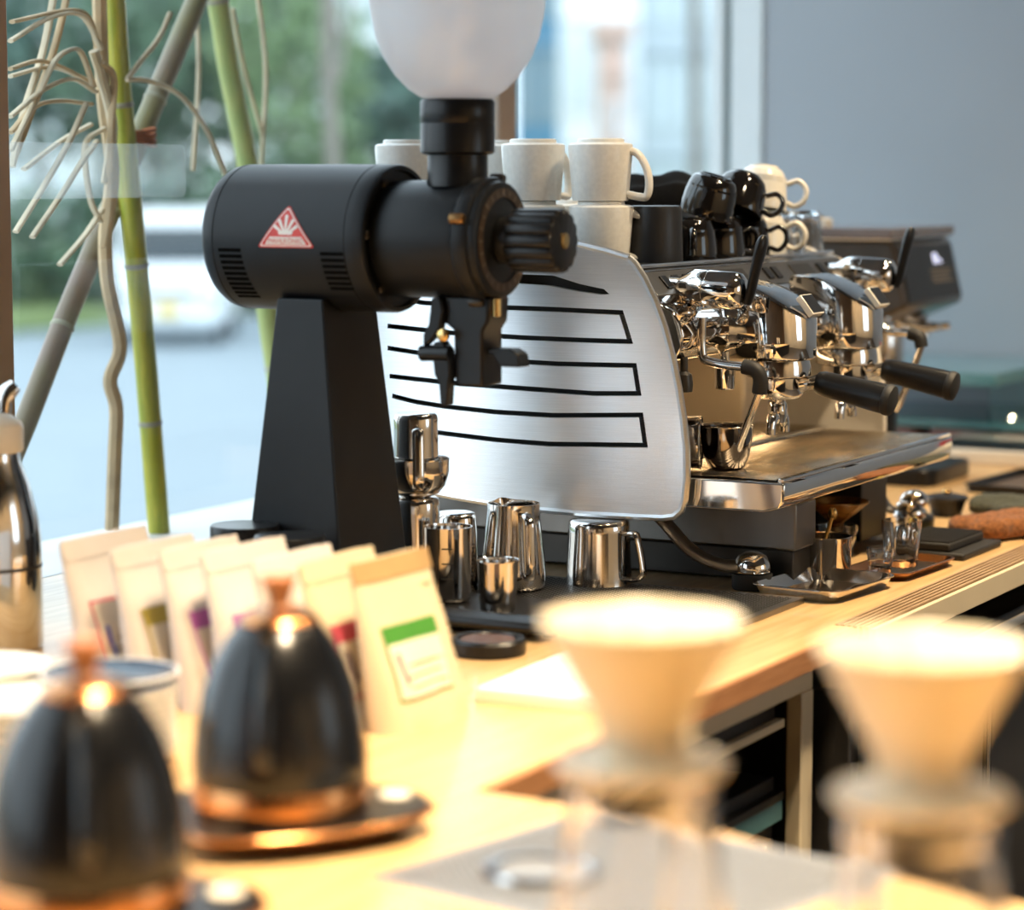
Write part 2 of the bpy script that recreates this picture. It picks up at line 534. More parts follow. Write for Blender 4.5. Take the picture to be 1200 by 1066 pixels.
# window panes between the posts
posts = [(-1.61, -1.50), (-0.25, -0.14), (1.11, 1.22), (2.47, 2.580), (3.875, 3.940)]
bounds = [-2.0] + [p for ab in posts for p in ab] + [5.14]
for i in range(6):
    a, b = bounds[2 * i], bounds[2 * i + 1]
    w = struct(G().box(a, b, WV + 0.01, WV + 0.018, CT - 0.01, 3.02).build('window_%d' % (i + 1), PANE, smooth=0))
    if i < 5:
        p0, p1 = posts[i]
        G().box(p0, p1, WV - 0.03, WV + 0.045, CT, 3.02).build('post', FRAMEB, w, bevel=0.003)
    else:
        G().box(5.142, 5.35, WV + 0.0185, WV + 0.095, CT, 3.02).build('frame', FRAMEW, w, bevel=0.004)
        G().box(5.132, 5.35, WV + 0.105, WV + 0.135, CT, 3.02).build('glazing_bead', FRAMEW, w, bevel=0.003)
        G().box(5.150, 5.35, WV + 0.0955, WV + 0.1045, CT, 3.02).build('gasket', TEAL, w)
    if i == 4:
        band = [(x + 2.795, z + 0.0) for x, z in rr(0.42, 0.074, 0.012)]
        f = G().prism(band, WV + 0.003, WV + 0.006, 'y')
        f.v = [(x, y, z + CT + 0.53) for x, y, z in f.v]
        f.build('film_strip', HAZE, w, smooth=0)  # translucent strip imitating a band of reflected haze in the pane
struct(G().box(-2.0, 5.2, WV - 0.0, WV + 0.22, CT - 0.04, CT - 0.008).build('trim_1', SILL, bevel=0.004))

# ------------------------------------------------------------------ worktop, an L of one slab
top = G().prism([(0.95, 2.118), (0.95, -0.9), (1.66, -0.9), (1.72, 0.30), (1.809, 0.698), (1.862, 0.816), (1.883, 1.018), (1.885, 1.055), (2.79, 1.055),
                 (2.79, 1.079), (5.13, 1.079), (5.13, 2.118)], -0.028, 0, 'z')
top.v = [(x, y, z + CT) for x, y, z in top.v]
wt = top.build('worktop', WOOD, smooth=0, bevel=0.002, fix=True)
tag(wt, 'long L-shaped pale wooden bar worktop carrying all the coffee gear', 'worktop')
G().box(1.90, 2.788, 1.0475, 1.0545, CT - 0.027, CT - 0.001).build('edge_strip', WOODEDGE, wt, bevel=0.001)
rib = G().box(2.79, 5.13, -0.0021, 0.0021, -0.010, 0.0014)
rb = None
for k in range(6):
    if rb is None:
        rb = rib.build('rib', RIBWOOD, wt, smooth=0)
    else:
        c = rb.copy()
        COL.objects.link(c)
        c.parent = wt
        rb = c
    rb.location = (0, 1.0375 + 0.0074 * k, CT)
G().box(2.79, 5.15, 1.0345, 1.0775, CT - 0.026, CT - 0.0105).build('rib_base', DARK, wt, smooth=0)

# ------------------------------------------------------------------ cabinets under the bar
cb = thing('drawer_unit', 'beige framed undercounter unit with dark stepped drawers below the worktop edge', 'cabinet', C(0, 0, -0.9))
Z0 = 0.9
G().box(1.93, 2.735, 1.082, 1.10, Z0 - 0.066, Z0 - 0.029).build('rail', BEIGE, cb, bevel=0.002)
G().box(1.93, 2.735, 1.082, 1.10, 0.05, 0.12).build('rail', BEIGE, cb, bevel=0.002)
G().box(2.70, 2.735, 1.081, 1.101, 0.12, Z0 - 0.066).build('post', BEIGE, cb, bevel=0.002)
G().box(1.93, 1.96, 1.081, 1.101, 0.12, Z0 - 0.066).build('post', BEIGE, cb, bevel=0.002)
G().box(1.93, 2.735, 1.40, 1.75, 0.0, Z0 - 0.03).build('carcass', DARK, cb, smooth=0)
for (za, zb, lipm) in ((-0.10, -0.068, DKMETAL), (-0.185, -0.165, TEAL), (-0.42, -0.40, DKMETAL)):
    d = G().box(1.965, 2.695, 1.112, 1.38, Z0 + za, Z0 + zb).build('drawer', DARK, cb, bevel=0.002)
    G().box(1.965, 2.695, 1.100, 1.111, Z0 + za - 0.006, Z0 + za + 0.004).build('lip', BEIGE if lipm is DKMETAL else DKMETAL, d, bevel=0.001)
    if lipm is TEAL:
        G().box(1.965, 2.695, 1.102, 1.111, Z0 + za - 0.03, Z0 + za - 0.007).build('front_strip', TEAL, d, bevel=0.001)
        G().box(1.965, 2.695, 1.114, 1.13, Z0 + za - 0.20, Z0 + za - 0.03).build('front', DARK, d, bevel=0.001)
        G().tube(bez([(2.63, 1.114, Z0 - 0.27), (2.63, 1.092, Z0 - 0.265), (2.63, 1.092, Z0 - 0.235), (2.63, 1.114, Z0 - 0.23)], 5), 0.004).build('handle', CHROME, d)
fr = thing('bar_fridge', 'dark undercounter fridge with pale steel pull bar under the ribbed edge', 'fridge', C(0, 0, -0.9))
G().box(2.76, 5.12, 1.045, 1.72, 0.06, Z0 - 0.070).build('body', DARK, fr, bevel=0.003)
G().box(2.79, 5.12, 1.0265, 1.0335, Z0 - 0.030, Z0 - 0.0005).build('fascia', BEIGE, fr, bevel=0.001)
G().tube([(2.86, 0.985, Z0 - 0.052), (5.0, 0.985, Z0 - 0.052)], 0.007).build('pull_bar', WARMSTEEL, fr)
for u in (2.95, 4.9):
    G().tube([(u, 0.985, Z0 - 0.052), (u, 1.0, Z0 - 0.055), (u, 1.045, Z0 - 0.075)], 0.005).build('bracket', WARMSTEEL, fr)
for a, b in ((2.78, 3.22), (3.24, 3.7), (3.72, 4.2), (4.22, 4.7)):
    d = G().box(a, b, 1.028, 1.044, 0.1, Z0 - 0.11).build('door', DARK, fr, bevel=0.004)
    G().tube([(b - 0.05, 1.012, Z0 - 0.16), (b - 0.05, 1.012, Z0 - 0.40)], 0.005).build('handle', WARMSTEEL, d)
    for zz in (0.18, 0.39):
        G().box(b - 0.055, b - 0.045, 1.012, 1.029, Z0 - zz, Z0 - zz + 0.01).build('standoff', DKMETAL, d)
rc = thing('brew_bar_base', 'dark plinth under the near brew bar where the drippers stand', 'cabinet', C(0, 0, -0.9))
G().box(1.0, 1.62, -0.85, 0.96, 0, Z0 - 0.03).build('body', DARK, rc, bevel=0.003)
G().box(1.623, 1.632, -0.8, 0.05, 0.1, Z0 - 0.06).build('door', DARK, rc, bevel=0.003)
G().box(1.623, 1.632, 0.07, 0.94, 0.1, Z0 - 0.06).build('door', DARK, rc, bevel=0.003)
mb = thing('window_side_base', 'dark base cabinet below the window side of the worktop', 'cabinet', C(0, 0, -0.9))
G().box(1.0, 1.92, 1.12, 2.1, 0, Z0 - 0.03).box(1.93, 5.1, 1.76, 2.1, 0, Z0 - 0.03).build('body', DARK, mb, bevel=0.003)

# =================================================================== the street
GZ = -1.07
struct(G().box(-60, 140, 2.33, 160, GZ - 0.3, GZ).build('ground', ROAD, smooth=0))
def free(name, g, m, label, cat, **k):
    return tag(g.build(name, m, **k), label, cat)
struct(G().box(-60, 140, 2.33, 5.0, GZ, GZ + 0.12).build('trim_2', PAVE, smooth=0))
o = G().box(-40, 140, 25.5, 60, GZ, GZ + 0.14).build('grass_verge', GRASS, smooth=0)
struct(o, 'green grass verge along the far side of the road', 'verge')

# white van
x, y = polar(-0.1293, 38.5)
van = thing('van', 'white van with dark windscreen and yellow plate on the road', 'van', (x, y, GZ), math.atan2(y, x) + R(-6))
# local -x faces the bar
prof = [(-1.65, 0.28), (-1.70, 0.55), (-1.66, 0.95), (-1.52, 1.12), (-1.18, 1.80), (-1.05, 1.90), (1.6, 1.92), (1.68, 1.8), (1.70, 0.3)]
G().prism(prof, -0.74, 0.74, 'y').build('body', VAN, van, bevel=0.06, seg=3, fix=True)
Mw = Matrix.Translation((-1.385, 0, 1.45)) @ Matrix.Rotation(R(26.5), 4, 'Y')
G().box(-0.012, 0.012, -0.63, 0.63, -0.30, 0.30, Mw).build('windscreen', VANGL, van, bevel=0.01)
for s in (-1, 1):
    G().prism([(-1.15, 1.15), (-0.95, 1.65), (1.4, 1.68), (1.45, 1.15)], s * 0.735, s * 0.752, 'y').build('side_window', VANGL, van, fix=True)
    G().box(-1.715, -1.66, s * 0.62 - 0.10, s * 0.62 + 0.10, 0.62, 0.82).build('headlight', CHROME, van, bevel=0.02)
    G().box(-1.50, -1.42, s * 0.84 - 0.08, s * 0.84 + 0.08, 1.12, 1.32).build('mirror', VAN, van, bevel=0.02)
    for xx in (-1.1, 1.15):
        M = Matrix.Translation((xx, s * 0.66, 0.28)) @ Matrix.Rotation(R(90), 4, 'X')
        wh = G().lathe([(0, -0.09), (0.24, -0.09), (0.28, -0.06), (0.28, 0.06), (0.24, 0.09), (0, 0.09)], 20, M).build('wheel', TYRE, van)
        G().lathe([(0, -0.10), (0.15, -0.10), (0.16, -0.08), (0.16, 0.08), (0.15, 0.10), (0, 0.10)], 16, M).build('hub', BGREY, wh)
G().box(-1.735, -1.70, -0.17, 0.17, 0.42, 0.60).build('number_plate', PLATEY, van)
G().box(-1.712, -1.66, -0.42, 0.42, 0.70, 0.80).build('grille', DKMETAL, van, bevel=0.01)
G().box(-1.73, -1.6, -0.70, 0.70, 0.24, 0.38).build('bumper', BGREY, van, bevel=0.02)

# fence behind the verge
fn = thing('railing_fence', 'dark railing fence behind the grass verge across the road', 'fence', (0, 0, GZ))
post = None
def row_of(name, mesh_obj, parent, locs):
    for k, l in enumerate(locs):
        if k == 0:
            c = mesh_obj
        else:
            c = mesh_obj.copy()
            COL.objects.link(c)
            c.parent = parent
        c.location = l
pp = G().box(-0.03, 0.03, -0.03, 0.03, 0.1, 1.5).build('post', FENCE, fn)
row_of('post', pp, fn, [(16 + 1.2 * k, 31.0, 0) for k in range(30)])
ra = G().box(15, 52, -0.02, 0.02, 0.30, 0.36).build('rail', FENCE, fn)
row_of('rail', ra, fn, [(0, 31.0, 0.38 * k) for k in range(4)])

# foliage
def leaves(n, cen, rad, size, seed, flat=1.0):
    rnd = random.Random(seed)
    g = G()
    for _ in range(n):
        while True:
            p = Vector((rnd.uniform(-1, 1), rnd.uniform(-1, 1), rnd.uniform(-1, 1)))
            if 0.25 < p.length < 1:
                break
        p = Vector((p.x * rad[0], p.y * rad[1], p.z * rad[2])) * (1 + 0.25 * noise.noise(p * 2.3 + Vector((seed, 0, 0))))
        a = Vector((rnd.gauss(0, 1), rnd.gauss(0, 1), rnd.gauss(0, 1))).normalized()
        b = a.orthogonal().normalized()
        c = a.cross(b)
        s = size * rnd.uniform(0.6, 1.3)
        q = p + Vector(cen)
        g.add([q - b * s, q - c * s * 0.6, q + b * s, q + c * s * 0.6], [(0, 1, 2, 3)])
    return g
def tree(px, d, h, rad, label, m, n=1500, size=0.22, trunk=0.12, seed=1, crownz=None):
    x, y = polar(px, d)
    t = thing('street_tree', label, 'tree', (x, y, GZ), 0, None)
    cz = crownz or h - rad[2] * 0.8
    f = leaves(n, (0, 0, cz), rad, size, seed).build('foliage', m, t, smooth=0)
    f['kind'] = 'stuff'
    G().tube(bez([(0, 0, 0), (0.05, 0.05, cz * 0.4), (-0.05, 0.1, cz * 0.75), (0.1, 0, cz)], 4), [trunk * (1 - 0.04 * k) for k in range(13)], 8).build('trunk', BARK, t)
    return t
tree(-0.1817, 52, 7.0, (2.6, 2.6, 2.4), 'leafy green street tree behind the bamboo at the left window post', LEAF2, 1200, 0.24, 0.16, 3)
tree(-0.1367, 50, 5.8, (2.2, 2.2, 1.9), 'rounded green street tree rising straight above the white van', LEAF1, 1000, 0.22, 0.14, 5)
tree(-0.1083, 54, 7.6, (2.2, 2.2, 2.2), 'tall dark green street tree behind the pale bamboo pole', LEAF2, 1100, 0.24, 0.15, 8)
tree(-0.085, 47, 6.4, (1.5, 1.5, 2.4), 'light green tree between the pale bamboo and the grey trunk', LEAF3, 800, 0.2, 0.13, 11)
tree(-0.16, 58, 9.5, (2.4, 2.4, 2.0), 'high green tree crown at the top left beyond the upright bamboo', LEAF3, 900, 0.24, 0.16, 13)
tree(-0.0483, 60, 5.2, (1.3, 1.3, 1.6), 'small green tree just right of the grey trunk', LEAF2, 900, 0.22, 0.13, 17)
for k, (px, d, w, h, m, lb) in enumerate(((-0.1767, 47, 3.2, 1.9, LEAF1, 'dark clipped hedge behind the fence at the far left'), (-0.1367, 47.5, 2.4, 2.1, LEAF2, 'blue green bush behind the white van'),
                                     (-0.1, 46, 2.2, 2.4, LEAF1, 'dark bush right of the van, behind the grinder motor'), (-0.0733, 50, 1.8, 2.6, LEAF3, 'light green bush at the foot of the grey trunk'))):
    x, y = polar(px, d)
    t = thing('bush', lb, 'bush', (x, y, GZ))
    f = leaves(1300, (0, 0, h * 0.55), (w, w * 0.7, h * 0.62), 0.18, 30 + k).build('foliage', m, t, smooth=0)
    f['kind'] = 'stuff'
    G().tube([(0, 0, 0.1), (0.03, 0, h * 0.5)], 0.08, 7).build('stem', BARK, t)
# bare grey tree near the window and a leafless one farther right
def bare(px, d, h, r, label, seed, nb=7, top=None):
    x, y = polar(px, d)
    t = thing('bare_tree', label, 'tree', (x, y, GZ))
    rnd = random.Random(seed)
    pts = bez([(0, 0, 0), (0.03, 0.02, h * 0.35), (-0.05, 0.03, h * 0.6), (0.04, 0, h)], 6)
    G().tube(pts, [r * (1 - 0.5 * k / len(pts)) for k in range(len(pts))], 9).build('trunk', BARK, t)
    for _ in range(nb):
        z = rnd.uniform(0.45, 0.95) * h
        a = rnd.uniform(0, 2 * PI)
        ln = rnd.uniform(0.6, 1.5) * h * 0.18
        dx, dy = math.cos(a) * ln, math.sin(a) * ln
        G().tube(bez([(0, 0, z), (dx * 0.5, dy * 0.5, z + ln * 0.5), (dx, dy, z + ln * 1.3)], 4), [r * 0.35, r * 0.33, r * 0.3, r * 0.28, r * 0.25, r * 0.2, r * 0.15, r * 0.1, r * 0.06], 6).build('branch', BARK, t)
bare(-0.0673, 13, 5.6, 0.05, 'slim grey leafless tree trunk seen above the grinder motor', 4, 3)
bare(0.0717, 32, 9.5, 0.11, 'leafless street tree outside near the pale window jamb', 9, 12)

# buildings far across the street
def building(px0, px1, d, h, m, wm, label, nw, floor_h=3.0, wfrac=0.6, hfrac=0.55, z0=0.0):
    xa, ya = polar(px0, d)
    xb, yb = polar(px1, d)
    w = math.hypot(xb - xa, yb - ya)
    t = thing('building', label, 'building', (xa, ya, GZ + z0), math.atan2(yb - ya, xb - xa))
    G().box(0, w, 0, 4.2, 0, h).build('wall', m, t, smooth=0)
    G().box(-0.15, w + 0.15, -0.25, 4.3, h, h + 0.35).build('parapet', m, t, smooth=0)
    nf = int(h // floor_h)
    cw = w / nw
    win = G().box(-cw * wfrac / 2, cw * wfrac / 2, -0.06, 0.05, 0, floor_h * hfrac).build('window', wm, t, smooth=0)
    row_of('window', win, t, [(cw * (i + 0.5), 0, floor_h * j + 0.8) for j in range(nf) for i in range(nw)])
    led = G().box(0, w, -0.16, -0.001, -0.12, 0.0).build('ledge', m, t, smooth=0)
    row_of('ledge', led, t, [(0, 0, floor_h * (j + 1)) for j in range(nf)])
building(-0.1, -0.0013, 78, 14, BW, BWINP, 'white building with pale windows behind the hopper and trees', 5)
building(0.001, 0.0187, 74, 19, BBLUE, BWIN, 'narrow blue glass tower right of the frosted hopper', 3, 3.0, 0.8, 0.8)
building(0.0193, 0.0493, 66, 20, BW, BWINP, 'bright white tower right of the blue glass tower', 4, 3.2, 0.5, 0.6)
building(0.0347, 0.0443, 60, 5.6, BPEACH, BWINP, 'peach coloured narrow block in front of the white tower', 2, 2.4, 0.35, 0.4)
building(0.0507, 0.0933, 76, 18, BGREY, BWINP, 'blue grey office block beside the pale window jamb', 6, 3.0, 0.55, 0.6)
building(-0.22, -0.1283, 95, 11.5, BW, BWINP, 'white building half hidden behind the trees at the top left', 7)

# ------------------------------------------------------------------ bamboo on the ledge outside
def pole(pts, r, m, label, step=0.16, start=0.1):
    P = [Vector(C(*p)) for p in pts]
    base = P[0].copy()
    t = thing('bamboo_pole', label, 'bamboo', base)
    Q = [p - base for p in P]
    G().tube(Q, r, 14).build('culm', m, t)
    acc = 0
    nxt = start
    for a, b in zip(Q, Q[1:]):
        ln = (b - a).length
        while nxt < acc + ln:
            c = a + (b - a) * ((nxt - acc) / ln)
            dd = (b - a).normalized()
            G().tube([c - dd * 0.004, c - dd * 0.0015, c + dd * 0.0015, c + dd * 0.004], [r * 0.99, r * 1.09, r * 1.09, r * 0.99], 14).build('node_ring', NODE, t)
            nxt += step
        acc += ln
    return t
pole([(3.089, 2.270, -0.021), (3.063, 2.270, 0.229), (3.034, 2.270, 0.462), (3.009, 2.270, 0.652), (2.991, 2.270, 0.881), (2.973, 2.270, 1.337)], 0.0165, BAMBOO, 'upright yellow green bamboo pole tied to the leaning pole', 0.235, 0.18)
pole([(2.735, 2.300, 0.062), (2.819, 2.300, 0.179), (2.915, 2.300, 0.324), (3.023, 2.300, 0.474), (3.087, 2.300, 0.568), (3.164, 2.300, 0.676), (3.279, 2.300, 0.835), (3.733, 2.300, 1.486)], 0.0165, BAMBOOD, 'leaning dark olive bamboo pole crossing behind the twine', 0.20, 0.30)
pole([(3.540, 2.325, 0.009), (3.476, 2.325, 0.254), (3.413, 2.325, 0.544), (3.364, 2.325, 0.690), (3.317, 2.325, 0.871), (3.206, 2.325, 1.388)], 0.0170, BAMBOOP, 'pale green bamboo pole rising behind the grinder motor', 0.30, 0.21)
dp = thing('dried_plant', 'withered tan plant with arching dried leaves outside the left window', 'plant', C(*(2.953, 2.255, 0.012)))
OB = Vector((2.953, 2.255, 0.012))
def strand(pts, r, m, name, flat=None):
    G().tube(bez([Vector(p) - OB for p in pts], 6), r, 8, flat=flat).build(name, m, dp)
strand([(2.953, 2.255, 0.012), (2.962, 2.255, 0.113), (2.968, 2.255, 0.189), (2.955, 2.255, 0.231), (2.980, 2.255, 0.279), (2.953, 2.255, 0.372), (2.951, 2.255, 0.445), (2.969, 2.255, 0.530), (2.952, 2.255, 0.626), (2.947, 2.255, 0.722), (2.946, 2.255, 0.817), (2.948, 2.255, 1.158)], 0.0105, STRAW, 'stem')
strand([(2.937, 2.243, 0.512), (2.955, 2.243, 0.590), (2.934, 2.243, 0.656), (2.915, 2.243, 0.697)], 0.0075, STRAWP, 'side_shoot')
LV = [[(2.936, 2.250, 0.695), (2.914, 2.250, 0.742), (2.869, 2.250, 0.751), (2.747, 2.250, 0.729)], [(2.935, 2.245, 0.700), (2.894, 2.245, 0.744), (2.825, 2.245, 0.739), (2.737, 2.245, 0.703)], [(2.910, 2.240, 0.647), (2.884, 2.240, 0.692), (2.858, 2.240, 0.696), (2.824, 2.240, 0.679), (2.787, 2.240, 0.632), (2.726, 2.240, 0.557)],
      [(2.915, 2.250, 0.653), (2.851, 2.250, 0.672), (2.801, 2.250, 0.679), (2.741, 2.250, 0.666)], [(2.928, 2.260, 0.656), (2.841, 2.260, 0.672), (2.753, 2.260, 0.657)], [(2.914, 2.240, 0.640), (2.862, 2.240, 0.656), (2.797, 2.240, 0.639), (2.727, 2.240, 0.602)],
      [(2.916, 2.250, 0.623), (2.846, 2.250, 0.626), (2.790, 2.250, 0.616), (2.739, 2.250, 0.581)], [(2.885, 2.235, 0.623), (2.846, 2.235, 0.570), (2.786, 2.235, 0.506), (2.727, 2.235, 0.448)], [(2.909, 2.235, 0.572), (2.873, 2.235, 0.542), (2.823, 2.235, 0.494), (2.762, 2.235, 0.440)],
      [(2.922, 2.235, 0.681), (2.949, 2.235, 0.660), (2.941, 2.235, 0.588), (2.934, 2.235, 0.482), (2.918, 2.235, 0.422)], [(2.927, 2.260, 0.595), (2.857, 2.260, 0.570), (2.778, 2.260, 0.532)], [(2.852, 2.260, 0.776), (2.823, 2.260, 0.691), (2.781, 2.260, 0.611), (2.753, 2.260, 0.535)],
      [(2.882, 2.260, 0.778), (2.846, 2.260, 0.692), (2.797, 2.260, 0.611), (2.757, 2.260, 0.546)], [(2.945, 2.250, 0.590), (2.901, 2.250, 0.566), (2.909, 2.250, 0.494), (2.933, 2.250, 0.458)], [(2.938, 2.250, 0.476), (2.897, 2.250, 0.440), (2.839, 2.250, 0.400)]]
for k, l in enumerate(LV):
    strand(l, 0.0056 if k not in (9, 11, 12) else 0.0066, STRAWP if k % 3 else STRAW, 'leaf', 0.55)
dv = thing('dry_vine', 'thin dry vine tendrils hanging right of the leaning bamboo', 'plant', C(*(3.002, 2.250, 0.658)))
OB2 = Vector((3.002, 2.250, 0.658))
for l in ([(3.000, 2.250, 0.660), (3.056, 2.250, 0.659), (3.131, 2.250, 0.640), (3.195, 2.250, 0.591), (3.243, 2.250, 0.524)], [(3.000, 2.250, 0.660), (3.036, 2.250, 0.689), (3.078, 2.250, 0.722), (3.108, 2.250, 0.760)], [(3.282, 2.330, 0.817), (3.290, 2.330, 0.687), (3.271, 2.330, 0.530)],
          [(3.450, 2.330, 0.828), (3.475, 2.330, 0.694), (3.459, 2.330, 0.530)], [(3.383, 2.330, 0.784), (3.414, 2.330, 0.692), (3.465, 2.330, 0.585)]):
    G().tube(bez([Vector(p) - OB2 for p in l], 6), 0.0040, 7).build('tendril', STRAWP, dv)
tw = thing('twine_tie', 'orange twine tie lashing the two bamboo poles together', 'twine', C(*(3.051, 2.285, 0.580)))
for k in range(4):
    g = G()
    z = -0.010 + 0.006 * k
    g.tube([(0.034 * math.cos(a) + 0.004, 0.034 * math.sin(a), z + 0.003 * math.sin(a * 2 + k)) for a in [2 * PI * i / 24 for i in range(25)]], 0.0034, 7, caps=False)
    g.build('strand', ROPE, tw)

# =================================================================== espresso machine
em = thing('espresso_machine', 'two group espresso machine with brushed side panel and chrome group heads', 'espresso machine', C(2.9, 1.2))
EM = Vector(C(2.9, 1.2))
def E(u, v, z):                  # counter coordinates to machine coordinates
    return Vector((u - 2.9, v - 1.2, z))
# --- side panel: an outline with cut slots, bent a little in plan
out = [(1.4, 0.421), (1.4325, 0.43), (1.47, 0.438), (1.53, 0.4525), (1.6, 0.468), (1.68, 0.48), (1.76, 0.483), (1.84, 0.474), (1.9, 0.452), (1.925, 0.42), (1.93, 0.36), (1.925, 0.27), (1.9, 0.2), (1.86, 0.155), (1.8, 0.131), (1.745, 0.12), (1.7, 0.113), (1.644, 0.107), (1.57, 0.1005), (1.5, 0.0975), (1.42, 0.096), (1.353, 0.0965), (1.338, 0.099), (1.329, 0.107), (1.3245, 0.12), (1.3215, 0.15), (1.3225, 0.185), (1.327, 0.223), (1.3335, 0.26), (1.3415, 0.297), (1.352, 0.334), (1.3645, 0.367), (1.38, 0.397), (1.392, 0.414)]
def band(pts, w):
    """closed outline of width w round an open polyline in (v, z), with mitred corners"""
    P = [Vector(p) for p in pts]
    L, Rr = [], []
    for i, p in enumerate(P):
        a = (p - P[i - 1]).normalized() if i else (P[1] - p).normalized()
        b = (P[i + 1] - p).normalized() if i < len(P) - 1 else a
        t = (a + b).normalized()
        n = Vector((-t.y, t.x))
        k = w / 2 / max(0.45, math.sqrt((1 + a.dot(b)) / 2))
        L.append(p + n * k)
        Rr.append(p - n * k)
    return [tuple(q) for q in L + Rr[::-1]]
slots = [band([(1.7, 0.392), (1.62, 0.394), (1.54, 0.392)], 0.0065)]
slots = [[(1.553, 0.399), (1.500, 0.398), (1.464, 0.388), (1.431, 0.382), (1.424, 0.376), (1.435, 0.375), (1.470, 0.379), (1.506, 0.385), (1.553, 0.387)],
         band([(1.721, 0.363), (1.689, 0.359), (1.581, 0.356), (1.494, 0.355), (1.408, 0.353), (1.396, 0.317), (1.457, 0.317), (1.543, 0.318), (1.644, 0.321), (1.746, 0.327)], 0.0062),
         band([(1.746, 0.298), (1.670, 0.291), (1.581, 0.288), (1.494, 0.286), (1.390, 0.287), (1.384, 0.252), (1.445, 0.250), (1.543, 0.253), (1.644, 0.256), (1.743, 0.261)], 0.0062),
         band([(1.739, 0.235), (1.702, 0.229), (1.657, 0.225), (1.581, 0.221), (1.500, 0.220), (1.381, 0.225), (1.375, 0.187), (1.445, 0.185), (1.506, 0.183), (1.581, 0.185), (1.679, 0.191), (1.735, 0.198)], 0.0062)]
def bow(v):
    t = (v - 1.33) / 0.6
    return -0.020 * math.sin(PI * min(max(t, 0), 1)) + 0.05 * max(0, t - 0.55) ** 2
def panel_mesh():
    bm = bmesh.new()
    loops = [[Vector((0, p[0], p[1])) for p in out]] + [[Vector((0, p[0], p[1])) for p in s] for s in slots]
    flat = [p for l in loops for p in l]
    vs = [bm.verts.new(p) for p in flat]
    for tri in tessellate_polygon(loops):
        try:
            bm.faces.new([vs[i] for i in tri])
        except ValueError:
            pass
    for k in range(1, 40):
        v = 1.32 + 0.0155 * k
        bmesh.ops.bisect_plane(bm, geom=bm.verts[:] + bm.edges[:] + bm.faces[:], plane_co=(0, v, 0), plane_no=(0, 1, 0))
    for k in range(1, 14):
        bmesh.ops.bisect_plane(bm, geom=bm.verts[:] + bm.edges[:] + bm.faces[:], plane_co=(0, 0, 0.09 + 0.03 * k), plane_no=(0, 0, 1))
    bmesh.ops.recalc_face_normals(bm, faces=bm.faces[:])
    if sum(f.normal.x * f.calc_area() for f in bm.faces) > 0:
        bmesh.ops.reverse_faces(bm, faces=bm.faces[:])
    r = bmesh.ops.extrude_face_region(bm, geom=bm.faces[:])
    for e in r['geom']:
        if isinstance(e, bmesh.types.BMVert):
            e.co.x += 0.010
    # the extruded copy lies behind; the originals stay as the outer skin
    for w in bm.verts:
        w.co.x += bow(w.co.y)
        w.co.y -= 1.2
    bmesh.ops.recalc_face_normals(bm, faces=bm.faces[:])
    me = bpy.data.meshes.new('side_panel')
    bm.to_mesh(me)
    bm.free()
    me.materials.append(BRUSH)
    me.polygons.foreach_set('use_smooth', [True] * len(me.polygons))
    me.set_sharp_from_angle(angle=R(40))
    return me
sp = link('side_panel', panel_mesh(), em)
sp.location.x = 0.0
# dark lining seen through the slots, and the polished rim of the panel
g = G()
inner = [(1.40 + (p[0] - 1.40) * 0.94 + 0.012, 0.25 + (p[1] - 0.25) * 0.94) for p in out]
nseg = len(inner)
g.prism([(p[0] - 1.2, p[1]) for p in inner], 0.0135, 0.020, 'x')
g.build('slot_lining', RUBBER, sp, smooth=0, fix=True)
rim = [Vector((0.004 + bow(p[0]), p[0] - 1.2, p[1])) for p in out]
G().tube(rim + rim[:1], 0.0052, 8, caps=False).build('panel_rim', BRUSH, sp)
# right hand panel
rp_ = [(p[0] - 1.2, p[1] - (0.02 if p[1] > 0.4 else 0)) for p in out]
G().prism(rp_, 0.715, 0.727, 'x').build('side_panel', CREAM, em, smooth=0, bevel=0.003, fix=True)
# --- upper housing
prof = [(1.93, .395), (1.407, .405), (1.400, .402), (1.372, .372), (1.366, .362), (1.352, .356), (1.340, .340), (1.336, .325), (1.338, .308), (1.348, .294), (1.372, .284), (1.52, .282), (1.60, .28), (1.93, .28)]
G().prism([(a - 1.2, b) for a, b in prof], 0.0215, 0.712, 'x').build('upper_housing', CHROME, em, bevel=0.002, smooth=35, fix=True)
# brow strip with buttons and small screens
def brow(u0, u1, t0, t1, th, m, name, par):
    a, b = Vector((0, 1.3995 - 1.2, .4015)), Vector((0, 1.3725 - 1.2, .372))
    n = Vector((0, b.z - a.z, -(b.y - a.y))).normalized()
    if n.y > 0:
        n = -n
    p0, p1 = a.lerp(b, t0), a.lerp(b, t1)
    c = [Vector((u0, p0.y, p0.z)), Vector((u1, p0.y, p0.z)), Vector((u1, p1.y, p1.z)), Vector((u0, p1.y, p1.z))]
    return G().hexa([q + n * 0.0002 for q in c], [q + n * th for q in c]).build(name, m, par, smooth=0, bevel=min(0.0008, th * 0.3), fix=True)
bs = brow(0.023, 0.711, 0.02, 0.98, 0.002, BRUSHDK, 'brow_strip', em)
for u in (0.26, 0.50):
    brow(u, u + 0.075, 0.2, 0.75, 0.0035, DKMETAL, 'screen', bs)
for u in (0.065, 0.10, 0.135, 0.40, 0.43, 0.60, 0.64):
    brow(u, u + 0.018, 0.25, 0.75, 0.0045, BLACKSAT, 'button', bs)
